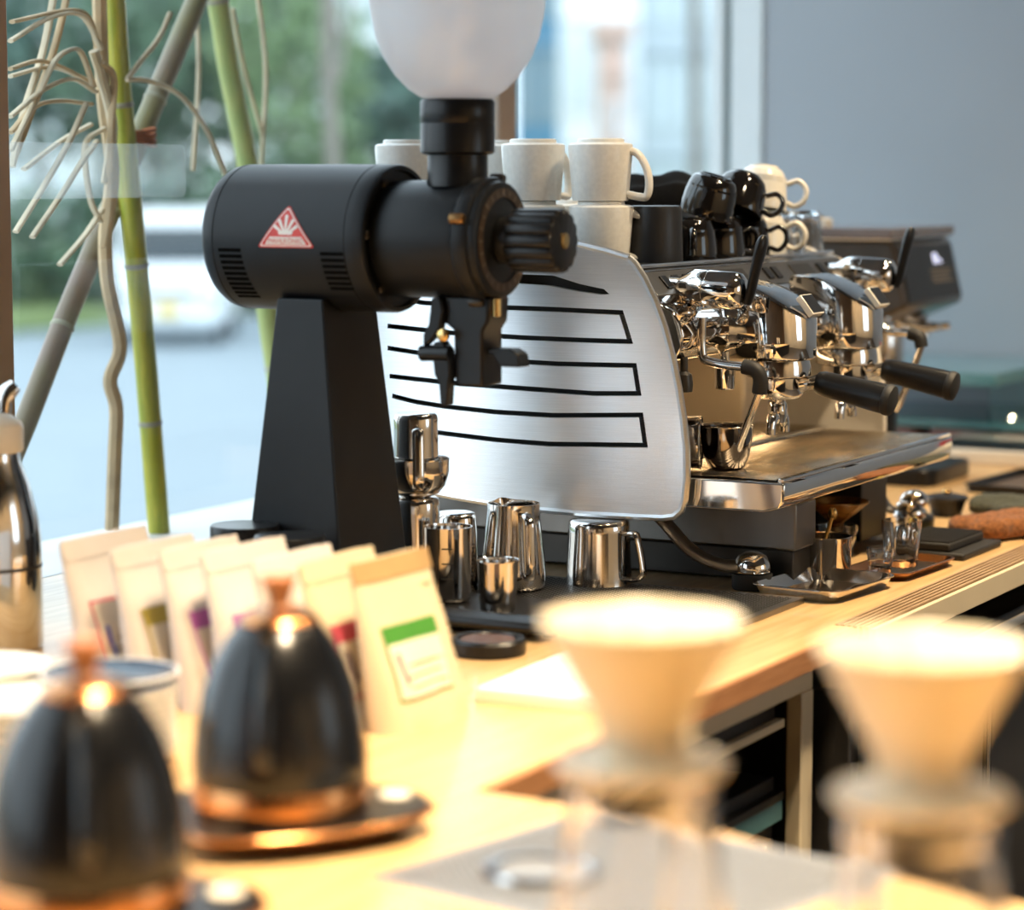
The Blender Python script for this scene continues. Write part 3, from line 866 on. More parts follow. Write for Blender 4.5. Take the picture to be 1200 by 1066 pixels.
# --- cup rail and top tray
G().box(0.022, 0.712, 0.212, 0.725, 0.4055, 0.4085).build('cup_shelf', BRUSHDK, em, bevel=0.001)
G().tube([(0.03, 0.208, 0.409), (0.708, 0.206, 0.409)], 0.003).build('cup_rail', CHROME, em)
G().box(0.07, 0.59, 0.262, 0.274, 0.2790, 0.2822).build('work_light', ADDEDLED, em, smooth=0)  # unseen glowing strip, added to brighten the splash back
# --- splash back, lower body, base
G().box(0.0215, 0.712, 0.41, 0.42, 0.150, 0.279).build('splash_back', SPLASH, em, bevel=0.001)
G().box(0.0215, 0.712, 0.421, 0.725, 0.112, 0.279).build('rear_body', BRUSHDK, em, bevel=0.003)
G().box(0.60, 0.700, 0.30, 0.408, 0.150, 0.279).build('corner_column', SPLASH, em, bevel=0.006)
bb = G().box(0.13, 0.20, 0.025, 0.70, 0.045, 0.106).build('base_box', BRUSHDK, em, bevel=0.003)
G().box(0.135, 0.195, 0.030, 0.695, 0.004, 0.0445).build('base_skirt', DKMETAL, bb, bevel=0.002)
G().box(0.201, 0.60, 0.30, 0.695, 0.010, 0.106).build('rear_base', DARK, em, bevel=0.002)
G().box(0.500, 0.602, 0.075, 0.299, 0.006, 0.106).build('far_plinth', DARK, em, bevel=0.002)
# --- legs with feet
def leg(pts, w, foot, name='leg'):
    l = G().tube(bez(pts, 8), w, 12, flat=0.38).build(name, BRUSHDK, em)
    x, y = foot
    G().lathe([(0, 0), (0.024, 0), (0.026, 0.003), (0.026, 0.020), (0.023, 0.022), (0, 0.022)], 24, Matrix.Translation((x, y, 0))).build('rubber_foot', RUBBER, l)
    G().lathe([(0.024, 0.0225), (0.0245, 0.027), (0.0235, 0.034), (0.018, 0.043), (0.009, 0.0475), (0, 0.049)], 24, Matrix.Translation((x, y, 0))).build('foot_cap', CHROME, l)
F1 = E(2.985, 1.266, 0)
leg([E(2.952, 1.405, .108), E(2.950, 1.375, .085), E(2.952, 1.335, .048), E(2.962, 1.300, .032), E(2.972, 1.282, .030)], 0.016, (F1.x, F1.y))
leg([E(2.952, 1.70, .128), E(2.950, 1.735, .085), E(2.952, 1.785, .048), E(2.955, 1.83, .032), E(2.958, 1.842, .030)], 0.016, tuple(E(2.96, 1.86, 0))[:2])
leg([E(3.575, 1.34, .108), E(3.575, 1.32, .07), E(3.575, 1.30, .035), E(3.575, 1.285, .030)], 0.014, tuple(E(3.575, 1.265, 0))[:2])
# --- drip tray
tp = [(1.197, .143), (1.199, .1465), (1.60, .1465), (1.60, .108), (1.225, .108), (1.205, .113), (1.199, .121)]
dt = G().prism([(a - 1.2, b) for a, b in tp], 0.0215, 0.662, 'x').build('drip_tray', CHROME, em, bevel=0.003, seg=3, fix=True)
G().box(0.030, 0.655, 0.008, 0.385, 0.1467, 0.1474).build('grate_bed', SLOT, dt, smooth=0)
def grate(y0, y1, z, name):
    """pressed wave sheet"""
    g = G()
    nx, ny = 520, 8
    vs = []
    for j in range(ny + 1):
        for i in range(nx + 1):
            x = 0.031 + 0.622 * i / nx
            y = y0 + (y1 - y0) * j / ny
            ph = 2 * PI * (x / 0.0085) + 0.9 * math.sin(y * 60)
            vs.append((x, y, z - 0.0011 + 0.0009 * math.sin(ph)))
    fs = [(j * (nx + 1) + i, j * (nx + 1) + i + 1, (j + 1) * (nx + 1) + i + 1, (j + 1) * (nx + 1) + i) for j in range(ny) for i in range(nx)]
    o = g.add(vs, fs).build(name, WARMSTEEL, dt, smooth=180)
    o['kind'] = 'stuff'
    return o
grate(0.012, 0.185, 0.1500, 'grate')
grate(0.200, 0.382, 0.1540, 'rear_grate')
G().box(0.030, 0.655, 0.188, 0.196, 0.1474, 0.1545).build('grate_divider', CHROME, dt, bevel=0.001)
G().box(0.024, 0.660, -0.0005, 0.007, 0.1466, 0.1512).build('front_rail', CHROME, dt, bevel=0.001)
# --- group heads
def group_head(u, v):
    c = E(u, v, 0)
    r = 0.050
    n = 40
    g = G()
    rings = []
    def ring(k, zf, z0=None):
        vs = []
        for i in range(n):
            a = 2 * PI * i / n
            x, y = k * r * math.cos(a), k * r * math.sin(a)
            if y > 0:
                y = y * 1.7 if abs(k) > 0.3 else y
            # sloped top: high at the back, falling to the front
            z = zf(y) if callable(zf) else zf
            vs.append((c.x + x, c.y + y, z))
        return vs
    top = lambda y: 0.386 - 0.30 * max(0, 0.035 - y) * (1.0 + 9.0 * max(0, 0.035 - y)) if y < 0.035 else 0.386
    prof = [(0.80, 0.2860), (0.96, 0.2870), (1.0, 0.2900), (1.0, 0.310)]
    layers = [ring(k, z) for k, z in prof] + [ring(1.0, lambda y: top(y) - 0.006), ring(0.975, lambda y: top(y) - 0.0015), ring(0.90, top), ring(0.5, lambda y: top(y) + 0.002), ring(0.2, lambda y: top(y) + 0.003)]
    vs = [p for l in layers for p in l]
    fs = [tuple(range(n - 1, -1, -1))]
    for j in range(len(layers) - 1):
        fs += [(j * n + i, j * n + (i + 1) % n, (j + 1) * n + (i + 1) % n, (j + 1) * n + i) for i in range(n)]
    fs.append(tuple((len(layers) - 1) * n + i for i in range(n)))
    h = g.add(vs, fs).build('group_head', CHROME, em, smooth=38)
    M = Matrix.Translation((c.x, c.y, 0))
    G().lathe([(0.030, 0.2625), (0.040, 0.2625), (0.043, 0.2645), (0.043, 0.276), (0.041, 0.285), (0.030, 0.2855)], 36, M, True).build('bayonet_ring', STEEL, h)
    # slanted display on the front shoulder
    Mt = Matrix.Translation((c.x + 0.004, c.y - 0.0415, 0.3555)) @ Matrix.Rotation(R(52), 4, 'X')
    d = G().box(-0.019, 0.019, -0.0155, 0.0155, -0.004, 0.005, Mt).build('display_frame', CERAM, h, bevel=0.001)
    G().box(-0.0172, 0.0172, -0.0137, 0.0137, 0.0051, 0.0058, Mt).build('display', BLACKSAT, d, smooth=0)
    return h
GR = [(3.105, 1.283), (3.352, 1.283)]
for u, v in GR:
    group_head(u, v)
# --- steam taps with paddle levers
def steam_tap(u):
    M = Matrix.Translation(E(u, 1.408, .384)) @ Matrix.Rotation(R(93), 4, 'X')
    k = G().lathe([(0, -0.02), (0.0115, -0.02), (0.0125, 0.030), (0.014, 0.034), (0.0225, 0.048), (0.0245, 0.054), (0.0245, 0.070), (0.0238, 0.0708), (0.0238, 0.0730), (0.0245, 0.0738), (0.0245, 0.106), (0.0225, 0.116), (0.015, 0.122), (0, 0.124)], 32, M).build('steam_tap', CHROME, em)
    pts = [E(u, 1.283, .362), E(u, 1.278, .378), E(u, 1.272, .405), E(u + 0.002, 1.266, .432), E(u + 0.003, 1.262, .449)]
    G().tube(bez(pts, 5), [0.0085 + 0.0002 * i for i in range(13)] + [0.0115, 0.0118, 0.0119, 0.0118, 0.0113, 0.0102, 0.0085, 0.0045], 14, flat=0.6, up=(0, 1, 0)).build('paddle', BLACKSAT, k)
    return k
steam_tap(3.0)
steam_tap(3.55)
def wand(pts, joint, tip, r=0.0052):
    w = G().tube(bez(pts, 6), r * 1.15, 12).build('steam_pipe', STEEL, em)
    G().tube(bez(joint, 4), 0.0098, 12).build('joint_sleeve', RUBBER, w)
    P = bez(tip, 6)
    G().tube(P, [r] * (len(P) - 3) + [r * 1.15, r * 1.15, r * 0.9], 12).build('wand', STEEL, w)
wand([E(2.97, 1.332, .345), E(2.97, 1.332, .305), E(2.97, 1.326, .291), E(2.97, 1.300, .286), E(2.970, 1.268, .284)],
     [E(2.970, 1.274, .285), E(2.970, 1.258, .281), E(2.972, 1.252, .270), E(2.974, 1.254, .252)],
     [E(2.974, 1.254, .254), E(2.984, 1.275, .21), E(2.992, 1.294, .170)])
wand([E(3.55, 1.335, .345), E(3.55, 1.30, .300), E(3.55, 1.272, .296), E(3.55, 1.255, .294)],
     [E(3.55, 1.262, .295), E(3.55, 1.247, .290), E(3.55, 1.243, .275)],
     [E(3.55, 1.243, .277), E(3.552, 1.262, .225), E(3.553, 1.283, .180)])
# hot water spout and the small valve knobs under the housing
M = Matrix.Translation(E(3.005, 1.315, 0))
G().lathe([(0, 0.252), (0.0115, 0.252), (0.0128, 0.254), (0.0135, 0.280), (0.006, 0.283), (0.006, 0.300), (0, 0.300)], 20, M).build('water_spout', CHROME, em)
k = G().lathe([(0, -0.010), (0.011, -0.010), (0.012, 0), (0.010, 0.012), (0.005, 0.016), (0.005, 0.034), (0, 0.034)], 20, Matrix.Translation(E(2.945, 1.345, .262))).build('drain_valve', DKMETAL, em)
G().lathe([(0, -0.003), (0.015, -0.003), (0.016, 0.0), (0.015, 0.003), (0, 0.003)], 20, Matrix.Translation(E(2.945, 1.372, .257)) @ Matrix.Rotation(R(70), 4, 'X')).build('valve_wheel', DKMETAL, k)
# --- small valve body behind the left tap (stepped chrome fittings)
G().lathe([(0, 0), (0.016, 0), (0.016, 0.02), (0.012, 0.024), (0.012, 0.045), (0.017, 0.05), (0.017, 0.06), (0, 0.06)], 20, Matrix.Translation(E(2.955, 1.405, .335)) @ Matrix.Rotation(R(100), 4, 'X')).build('valve_body', CHROME, em)

# =================================================================== portafilters locked in the groups
def portafilter(u, v, label):
    t = thing('portafilter', label, 'portafilter', C(u, v, .208), 0, 'portafilters locked in the machine')
    g = G().lathe([(0, 0.028), (0.012, 0.024), (0.029, 0.027), (0.033, 0.031), (0.0345, 0.040), (0.0345, 0.0535), (0.030, 0.0535), (0.030, 0.044), (0, 0.042)], 32)
    b = g.build('basket', CHROME, t)
    G().tube(bez([(0, -0.028, 0.044), (0, -0.044, 0.047), (0, -0.056, 0.049)], 5), [0.0105, 0.010, 0.0095, 0.009, 0.0085, 0.0085, 0.0088, 0.009, 0.0095, 0.010, 0.0105], 14).build('neck', CHROME, t)
    P = [Vector((0, -0.056, 0.049)).lerp(Vector((0, -0.148, 0.031)), k / 12) for k in range(13)]
    h = G().tube(P, [0.0140, 0.0165, 0.0168, 0.0170, 0.0173, 0.0176, 0.0179, 0.0182, 0.0186, 0.0190, 0.0194, 0.0196, 0.0196], 20).build('handle', BLACKSAT, t)
    d = (P[-1] - P[0]).normalized()
    G().tube([P[-1] + d * a for a in (0.0002, 0.002, 0.006, 0.0105, 0.0125)], [0.0196, 0.0205, 0.0207, 0.0192, 0.014], 20).build('end_cap', RUBBER, h)
    s = G().lathe([(0, -0.006), (0.010, -0.006), (0.0125, 0.004), (0.0125, 0.018), (0.0085, 0.025), (0, 0.026)], 20).build('spout', CHROME, t)
    for sx in (-1, 1):
        G().tube(bez([(sx * 0.006, 0.0, 0.000), (sx * 0.016, 0, 0.002), (sx * 0.023, 0, -0.008), (sx * 0.024, 0, -0.020)], 5), [0.0075] * 10 + [0.0068] * 6, 12).build('spout_branch', CHROME, s)
    return t
portafilter(*GR[0], 'portafilter with black handle in the nearer group, handle end lower')
portafilter(*GR[1], 'portafilter with black handle in the farther group, beside the dark grinder')

# =================================================================== cups on top of the machine
HT = .4088
def cup_up(name, label, cat, prof_out, wall, m, handle, group):
    """inverted cup: z=0 is the rim it stands on"""
    t = thing(name, label, cat, (0, 0, 0), 0, group)
    g = G()
    prof = prof_out + [(max(r - wall, 0) if r > wall else 0, z - wall) for r, z in prof_out[::-1] if z > wall] + [(prof_out[0][0] - wall, 0)]
    g.lathe(prof_out, 40)
    inner = [(prof_out[0][0], 0), (prof_out[0][0] - wall, 0.0), (prof_out[2][0] - wall, prof_out[-1][1] - 0.014), (0, prof_out[-1][1] - 0.013)]
    g.lathe(inner[::-1], 40)
    g.build('body', m, t, smooth=45)
    if handle:
        pts, r, fl = handle
        G().tube(bez(pts, 7), r, 12, flat=fl, up=(0, 1, 0)).build('handle', m, t)
    return t
MUGP = [(0.0365, 0), (0.0375, 0.003), (0.0405, 0.040), (0.0428, 0.068), (0.0425, 0.0735), (0.0395, 0.0755), (0.0315, 0.0765), (0.0310, 0.0805), (0.0290, 0.0818), (0.0265, 0.0805), (0.0258, 0.077), (0, 0.0765)]
MUGH = ([(0.040, 0, 0.066), (0.052, 0, 0.060), (0.0625, 0, 0.042), (0.066, 0, 0.022), (0.063, 0, 0.0065), (0.055, 0, 0.005), (0.036, 0, 0.0085)], 0.0052, 1.5)
mug0 = cup_up('coffee_cup', 'white cup on the upper row right by the black cups, handle to the right', 'cup', MUGP, 0.004, SPECK, MUGH, 'white cups stacked on the machine')
mug0.location = C(3.05, 1.516, HT + .0818)
mug0.rotation_euler = (0, 0, R(-78))
MU = [((3.05, 1.515, 0), -66, 'white cup under the upper right cup, near the panel corner, handle to the right'),
      ((3.05, 1.617, .0818), -20, 'white upper cup standing just right of the grinder neck'),
      ((3.05, 1.617, 0), 35, 'white lower cup partly hidden by the grinder dial'),
      ((3.165, 1.606, 0), -80, 'white cup behind the two front stacks, handle showing between them'),
      ((3.17, 1.725, .0818), 28, 'white upper cup peeking out directly behind the grinder neck'),
      ((3.17, 1.725, 0), 28, 'white lower cup hidden behind the grinder neck'),
      ((3.05, 1.815, .0818), 28, 'white upper cup left of the grinder neck above the motor'),
      ((3.05, 1.815, 0), 28, 'white lower cup hidden behind the grinder motor')]
for (u, v, z), a, lb in MU:
    dup(mug0, C(u, v, HT + z), (0, 0, R(a)), lb)
# black cups
BP = [(0.0375, 0), (0.0380, 0.002), (0.0360, 0.070), (0.0345, 0.0745), (0.031, 0.0752), (0, 0.0750)]
bk = cup_up('black_mug', 'matte black straight mug turned upside down beside the white cups', 'mug', BP, 0.004, MATTEBLK, ([(0.034, 0, 0.058), (0.055, 0, 0.054), (0.060, 0, 0.035), (0.055, 0, 0.016), (0.036, 0, 0.012)], 0.0045, 1.4), None)
bk.location = C(3.10, 1.460, HT)
bk.rotation_euler = (0, 0, R(110))
GP = [(0.0380, 0), (0.0386, 0.002), (0.0378, 0.015), (0.0364, 0.030), (0.0340, 0.043), (0.0318, 0.0495), (0.0290, 0.0535), (0.0255, 0.0552), (0.0238, 0.0556), (0.0234, 0.058), (0.020, 0.0585), (0.019, 0.056), (0, 0.0555)]
GH = ([(0.0355, 0, 0.036), (0.050, 0, 0.042), (0.060, 0, 0.034), (0.060, 0, 0.020), (0.050, 0, 0.0095), (0.0375, 0, 0.013)], 0.0036, 1.3)
gb = cup_up('black_espresso_cup', 'glossy black cup upside down next to the matte black mug', 'cup', GP, 0.003, GLOSSBLK, GH, 'glossy black cups on the machine')
gb.location = C(3.200, 1.455, HT)
gb.rotation_euler = (0, 0, R(-150))
BL = [((3.285, 1.450, .0), -40, (0, 0), 'glossy black cup upside down in the lower row, third from the white cups'),
      ((3.33, 1.322, .0), -70, (0, 0), 'glossy black cup with its handle towards the white cups at the row end'),
      ((3.243, 1.452, .0590), 40, (14, -8), 'glossy black cup lying tilted on the lower black cups, handle up'),
      ((3.325, 1.442, .0610), -75, (-24, 12), 'glossy black cup leaning at the right of the pile, handle hanging right')]
BL[1] = ((3.370, 1.448, .0), -70, (0, 0), BL[1][3])
for (u, v, z), a, tl, lb in BL:
    dup(gb, C(u, v, HT + z), (R(tl[0]), R(tl[1]), R(a)), lb)
WP = [(0.0385, 0), (0.0390, 0.002), (0.0380, 0.016), (0.0362, 0.033), (0.0335, 0.047), (0.0300, 0.0555), (0.0270, 0.0590), (0.0240, 0.0606), (0.0220, 0.0612), (0.0215, 0.064), (0.018, 0.0645), (0.017, 0.062), (0, 0.0615)]
wc = cup_up('white_espresso_cup', 'white glossy cup at the far end of the black pile, standing low', 'cup', WP, 0.003, CERAM, ([(0.0355, 0, 0.040), (0.052, 0, 0.046), (0.064, 0, 0.034), (0.062, 0, 0.018), (0.050, 0, 0.009), (0.0375, 0, 0.013)], 0.0042, 1.5), 'white glossy cups behind the black cups')
wc.location = C(3.452, 1.455, HT)
wc.rotation_euler = (0, 0, R(-80))
dup(wc, C(3.452, 1.458, HT + .0645), (R(-10), R(4), R(-72)), 'white glossy cup leaning on top beside the black cup handle')
dup(wc, C(3.452, 1.56, HT), (0, 0, R(60)), 'white glossy cup hidden behind the black pile')
# folded black cloth
def cloth(w, d, h, seed, m, name, label, cat, loc, rz, nx=26, ny=18, fold=3):
    g = G()
    vs = []
    for s in (1, 0):
        for j in range(ny + 1):
            for i in range(nx + 1):
                x, y = (i / nx - 0.5), (j / ny - 0.5)
                e = min(1, (1 - abs(2 * x) ** 4)) * min(1, (1 - abs(2 * y) ** 4))
                q = noise.noise(Vector((x * 3.0 + seed, y * 3.0, seed))) * 0.45 + 0.25 * math.sin(y * PI * 2 * fold + 2 * noise.noise(Vector((x * 2, seed, y))))
                z = h * (max(e, 0) ** 0.35) * (0.78 + q * 0.5) if s else 0.0
                wob = 1 + 0.06 * noise.noise(Vector((x * 5, y * 5, seed + 3)))
                vs.append((x * w * wob, y * d * wob, max(z, 0.0004) if s else 0.0))
    n = (nx + 1) * (ny + 1)
    fs = []
    for j in range(ny):
        for i in range(nx):
            a = j * (nx + 1) + i
            fs.append((a, a + 1, a + nx + 2, a + nx + 1))
            fs.append((n + a, n + a + nx + 1, n + a + nx + 2, n + a + 1))
    ring = [i for i in range(nx + 1)] + [(j + 1) * (nx + 1) - 1 + 0 for j in range(1, ny + 1)] + [ny * (nx + 1) + i for i in range(nx - 1, -1, -1)] + [j * (nx + 1) for j in range(ny - 1, 0, -1)]
    for k in range(len(ring)):
        a, b = ring[k], ring[(k + 1) % len(ring)]
        fs.append((a, n + a, n + b, b))
    o = g.add(vs, fs).build(name, m, None, smooth=180, fix=True)
    o.location = loc
    o.rotation_euler = (0, 0, rz)
    return tag(o, label, cat)
cloth(0.13, 0.12, 0.055, 4, CLOTHK, 'folded_cloth', 'folded black cloth lying on top of the black cups', 'cloth', C(3.325, 1.555, HT + 0.0685), R(-60), fold=1)
bx = G().rrect(0.095, 0.095, 0, 0.068, 0.01).build('black_box', MATTEBLK, None, bevel=0.002)
bx.location = C(3.335, 1.568, HT)
bx.rotation_euler = (0, 0, R(8))
tag(bx, 'low matte black box under the black cloth behind the cups', 'box')
# tumblers, faceted, upside down
def tumbler(name, r0, r1, h, wall, label, group, facets=10, base=0.008):
    """upright faceted glass"""
    g = G()
    seg = facets * 3
    def rad(r, i, k):
        return r * (1 - k * (0.045 if i % 3 == 0 else 0.0))
    rows = [(r0 * 0.94, 0, 0), (r0, 0.003, 1), (r0 + (r1 - r0) * 0.7, h * 0.7, 1), (r1, h * 0.80, 0), (r1, h, 0), (r1 - wall, h, 0), (r1 - wall, h * 0.8, 0), (r0 - wall, base + 0.003, 0), (r0 * 0.6, base, 0)]
    vs = []
    for r, z, k in rows:
        vs += [(rad(r, i, k) * math.cos(2 * PI * i / seg), rad(r, i, k) * math.sin(2 * PI * i / seg), z) for i in range(seg)]
    fs = [tuple(range(seg - 1, -1, -1))]
    for j in range(len(rows) - 1):
        fs += [(j * seg + i, j * seg + (i + 1) % seg, (j + 1) * seg + (i + 1) % seg, (j + 1) * seg + i) for i in range(seg)]
    fs.append(tuple((len(rows) - 1) * seg + i for i in range(seg)))
    o = g.add(vs, fs).build(name, GLASS, None, smooth=25)
    return tag(o, label, 'glass', group)
TL = [((3.520, 1.445), 'clear faceted tumbler upside down, leftmost in front beside the white cups'), ((3.582, 1.440), 'clear faceted tumbler upside down, front right of the glass cluster'),
      ((3.535, 1.510), 'clear faceted tumbler upside down behind the front two glasses'), ((3.600, 1.505), 'clear faceted tumbler upside down at the far right of the glass cluster')]
t0 = tumbler('tumbler', 0.022, 0.029, 0.062, 0.003, TL[0][1], 'tumblers on the machine')
for k, ((u, v), lb) in enumerate(TL):
    o = t0 if k == 0 else t0.copy()
    if k:
        COL.objects.link(o)
    o.location = C(u, v, HT + 0.0625)
    o.rotation_euler = (PI, 0, R(20 * k))
    o['label'] = lb
# --- cups on the drip tray
sc = thing('steel_cup', 'dark polished bowl cup on the drip tray holding the steam wand tip', 'cup', C(3.005, 1.312, .1503))
G().lathe([(0, 0), (0.020, 0), (0.024, 0.003), (0.030, 0.018), (0.0335, 0.040), (0.0340, 0.054), (0.0330, 0.054), (0.032, 0.040), (0.028, 0.018), (0.020, 0.0035), (0, 0.003)], 36).build('bowl', mat('dark_polished_steel', (0.30, 0.27, 0.25), 0.10, 1.0, var=0.1), sc)
G().lathe([(0.0330, 0.0542), (0.0345, 0.0542), (0.0348, 0.0552), (0.0340, 0.0562), (0.0328, 0.0556)], 36, None, True).build('rim', STEEL, sc)
ly = thing('lying_cup', 'dark steel cup lying on its side on the tray behind the panel edge', 'cup', C(2.957, 1.352, .1865), R(-70))
M = Matrix.Rotation(R(90), 4, 'Y')
G().lathe([(0, -0.03), (0.020, -0.03), (0.026, -0.025), (0.033, 0.005), (0.0335, 0.022), (0.0325, 0.022), (0.031, 0.005), (0.024, -0.024), (0, -0.026)], 32, M).build('bowl', MATS['dark_polished_steel'], ly)
G().lathe([(0.0323, 0.0222), (0.0340, 0.0222), (0.0343, 0.0235), (0.033, 0.0245)], 32, M, True).build('rim', STEEL, ly)

# =================================================================== coffee grinder (local +x runs along the motor axis towards the dial)
gr = thing('coffee_grinder', 'tall black shop coffee grinder with horizontal motor, frosted hopper and red triangle badge', 'grinder', C(2.55, 1.60), R(-90))
AX = .452
RM = .0856
MA = Matrix.Translation((0, 0, AX)) @ RX
def axl(prof, seg=48):
    return G().lathe([(r, x) for x, r in prof], seg, MA)
mo = axl([(-.157, 0), (-.157, .055), (-.155, .066), (-.149, .0785), (-.141, .0838), (-.132, .0856), (-.1300, .0856), (-.1296, .0849), (-.1286, .0849), (-.1282, .0856),
          (.0500, .0856), (.0504, .0849), (.0514, .0849), (.0518, .0856), (.0700, .0856), (.0745, .0840), (.0750, .0790), (.0700, .0775), (.0690, .055), (.069, 0)], 64).build('motor_body', BLACKMET, gr, smooth=35)
for k in range(6):
    a = R(60 * k + 25)
    M = MA @ Matrix.Translation((.069 * math.cos(a), .069 * math.sin(a), .0690))
    G().lathe([(.0055, 0), (.0055, .004), (.004, .0055), (0, .0055)], 12, M).build('bolt', DKMETAL, mo)
def cyl(s, t, h, rad=RM):
    """point on the motor skin facing the bar: s along the axis, t upwards, h proud"""
    a = t / rad
    return Vector((s, -(rad + h) * math.cos(a), AX + (rad + h) * math.sin(a)))
def skin(poly, h0, h1, name, m, parent, step=0.004):
    """flat outline (s, t) wrapped on the motor skin"""
    bm = bmesh.new()
    vs = [bm.verts.new((p[0], p[1], 0)) for p in poly]
    bm.faces.new(vs)
    ts = [p[1] for p in poly]
    z = min(ts) + step
    while z < max(ts):
        bmesh.ops.bisect_plane(bm, geom=bm.verts[:] + bm.edges[:] + bm.faces[:], plane_co=(0, z, 0), plane_no=(0, 1, 0))
        z += step
    bmesh.ops.triangulate(bm, faces=bm.faces[:])
    bm.normal_update()
    fl = bm.faces[:]
    r = bmesh.ops.extrude_face_region(bm, geom=fl)
    topv = {e for e in r['geom'] if isinstance(e, bmesh.types.BMVert)}
    for v in bm.verts:
        v.co = cyl(v.co.x, v.co.y, h1 if v in topv else h0)
    bmesh.ops.recalc_face_normals(bm, faces=bm.faces[:])
    me = bpy.data.meshes.new(name)
    bm.to_mesh(me)
    bm.free()
    me.materials.append(m)
    return link(name, me, parent)
# louvre slots in two blocks
for s0, w, t0, n, dt_, ds in ((-.1215, .031, -.0135, 10, -.0073, .0016), (.0185, .031, -.016, 7, -.0075, .0008)):
    for k in range(n):
        t = t0 + dt_ * k
        s = s0 + ds * k * 0.3
        skin([(s, t - .0021), (s + w, t - .0021), (s + w, t + .0021), (s, t + .0021)], -.0010, .0004, 'vent_slot', SLOT, mo)
# badge: rounded red triangle, white border, crown of rays, lettering
def rounded(poly, r, n=4):
    outp = []
    L_ = len(poly)
    for i in range(L_):
        p, a, b = Vector(poly[i]), Vector(poly[i - 1]), Vector(poly[(i + 1) % L_])
        da, db = (a - p).normalized(), (b - p).normalized()
        for k in range(n + 1):
            t = k / n
            outp.append(tuple((p + da * r * (1 - t)) * (1 - t) + (p + db * r * t) * t if False else p + da * r * (1 - t) ** 2 + db * r * t ** 2))
    return outp
BS, BT = -.027, -.0095             # badge base centre
def tri(w, h, dy, r):
    return rounded([(BS - w / 2, BT + dy), (BS + w / 2, BT + dy), (BS, BT + dy + h)], r)
def skinb(poly, *a):
    return skin([(BS + (p[0] - BS) * 1.11, BT + (p[1] - BT) * 1.04) for p in poly], *a)
bd = skinb(tri(.0700, .0480, 0, .0045), .0002, .0008, 'badge', BADGER, mo)
skinb(tri(.0655, .0440, .0014, .004), .0009, .0010, 'badge_border', BADGEW, bd)
skinb(tri(.0610, .0408, .0026, .0035), .0011, .0012, 'badge_field', BADGER, bd)
for k in range(5):
    a = R(90 + (k - 2) * 27)
    c, s_ = math.cos(a), math.sin(a)
    q = Vector((BS, BT + .0135))
    d, nrm = Vector((c, s_)), Vector((-s_, c))
    ln = (.0165, .0185, .0215, .0185, .0165)[k]
    skinb([tuple(q + d * .0035 - nrm * .0011), tuple(q + d * ln - nrm * .0019), tuple(q + d * (ln + .0015)), tuple(q + d * ln + nrm * .0019), tuple(q + d * .0035 + nrm * .0011)], .0013, .0016, 'ray', BADGEW, bd)
skinb([(BS - .0095, BT + .0170), (BS - .0075, BT + .0140), (BS + .0075, BT + .0140), (BS + .0095, BT + .0170), (BS + .004, BT + .0185), (BS - .004, BT + .0185)], .0013, .0016, 'crown', BADGEW, bd)
skinb(rounded([(BS - .0255, BT + .0035), (BS + .0255, BT + .0035), (BS + .0195, BT + .0118), (BS - .0195, BT + .0118)], .001), .0013, .0015, 'name_band', BADGEW, bd)
def text_mesh(body, size, align='CENTER'):
    cu = bpy.data.curves.new('lettering', 'FONT')
    cu.body = body
    cu.size = size
    cu.align_x = align
    cu.resolution_u = 3
    o = bpy.data.objects.new('lettering', cu)
    COL.objects.link(o)
    me = bpy.data.meshes.new_from_object(o.evaluated_get(bpy.context.evaluated_depsgraph_get()))
    bpy.data.objects.remove(o)
    return me
me = text_mesh('MAHLKÖNIG', .0078)
for v in me.vertices:
    v.co = cyl(BS + v.co.x * 0.92 * 1.11, BT + (.0048 + v.co.y) * 1.04, .0018)
me.materials.clear()
me.materials.append(BADGER)
link('lettering', me, bd)
# grinding chamber, flange, dial
ch = axl([(.0692, 0), (.0692, .062), (.072, .0662), (.080, .0672), (.176, .0672), (.180, .0660), (.180, 0)], 56).build('grinding_chamber', BLACKMET, gr, smooth=35)
fg = axl([(.1802, 0), (.1802, .0690), (.183, .0715), (.196, .0715), (.199, .0700), (.2000, .0665), (.2045, .0665), (.2075, .0655), (.2095, .0620), (.2095, 0)], 56).build('front_flange', BLACKMET, gr, smooth=35)
for k in range(4):
    a = R(90 * k + 250)
    M = MA @ Matrix.Translation((.0688 * math.cos(a) * 0 + .0735 * math.cos(a), .0735 * math.sin(a), .1815))
    G().lathe([(0, 0), (.006, 0), (.006, .014), (.0045, .0165), (0, .0165)], 14, M).build('flange_bolt', BRONZE if k % 2 == 0 else DKMETAL, fg)
axl([(.2097, .048), (.2097, .0585), (.2107, .0585), (.2107, .048)], 48).build('scale_ring', mat('bronze_scale', (0.10, 0.07, 0.05), 0.4, 0.6, var=0.3), fg)
for k in range(24):
    a = 2 * PI * k / 24
    M = MA @ Matrix.Rotation(a, 4, 'Z')
    G().box(.050, .0565 if k % 3 else .058, -.0005, .0005, .2108, .2111, M).build('scale_mark', TEXTDIM, fg, smooth=0)
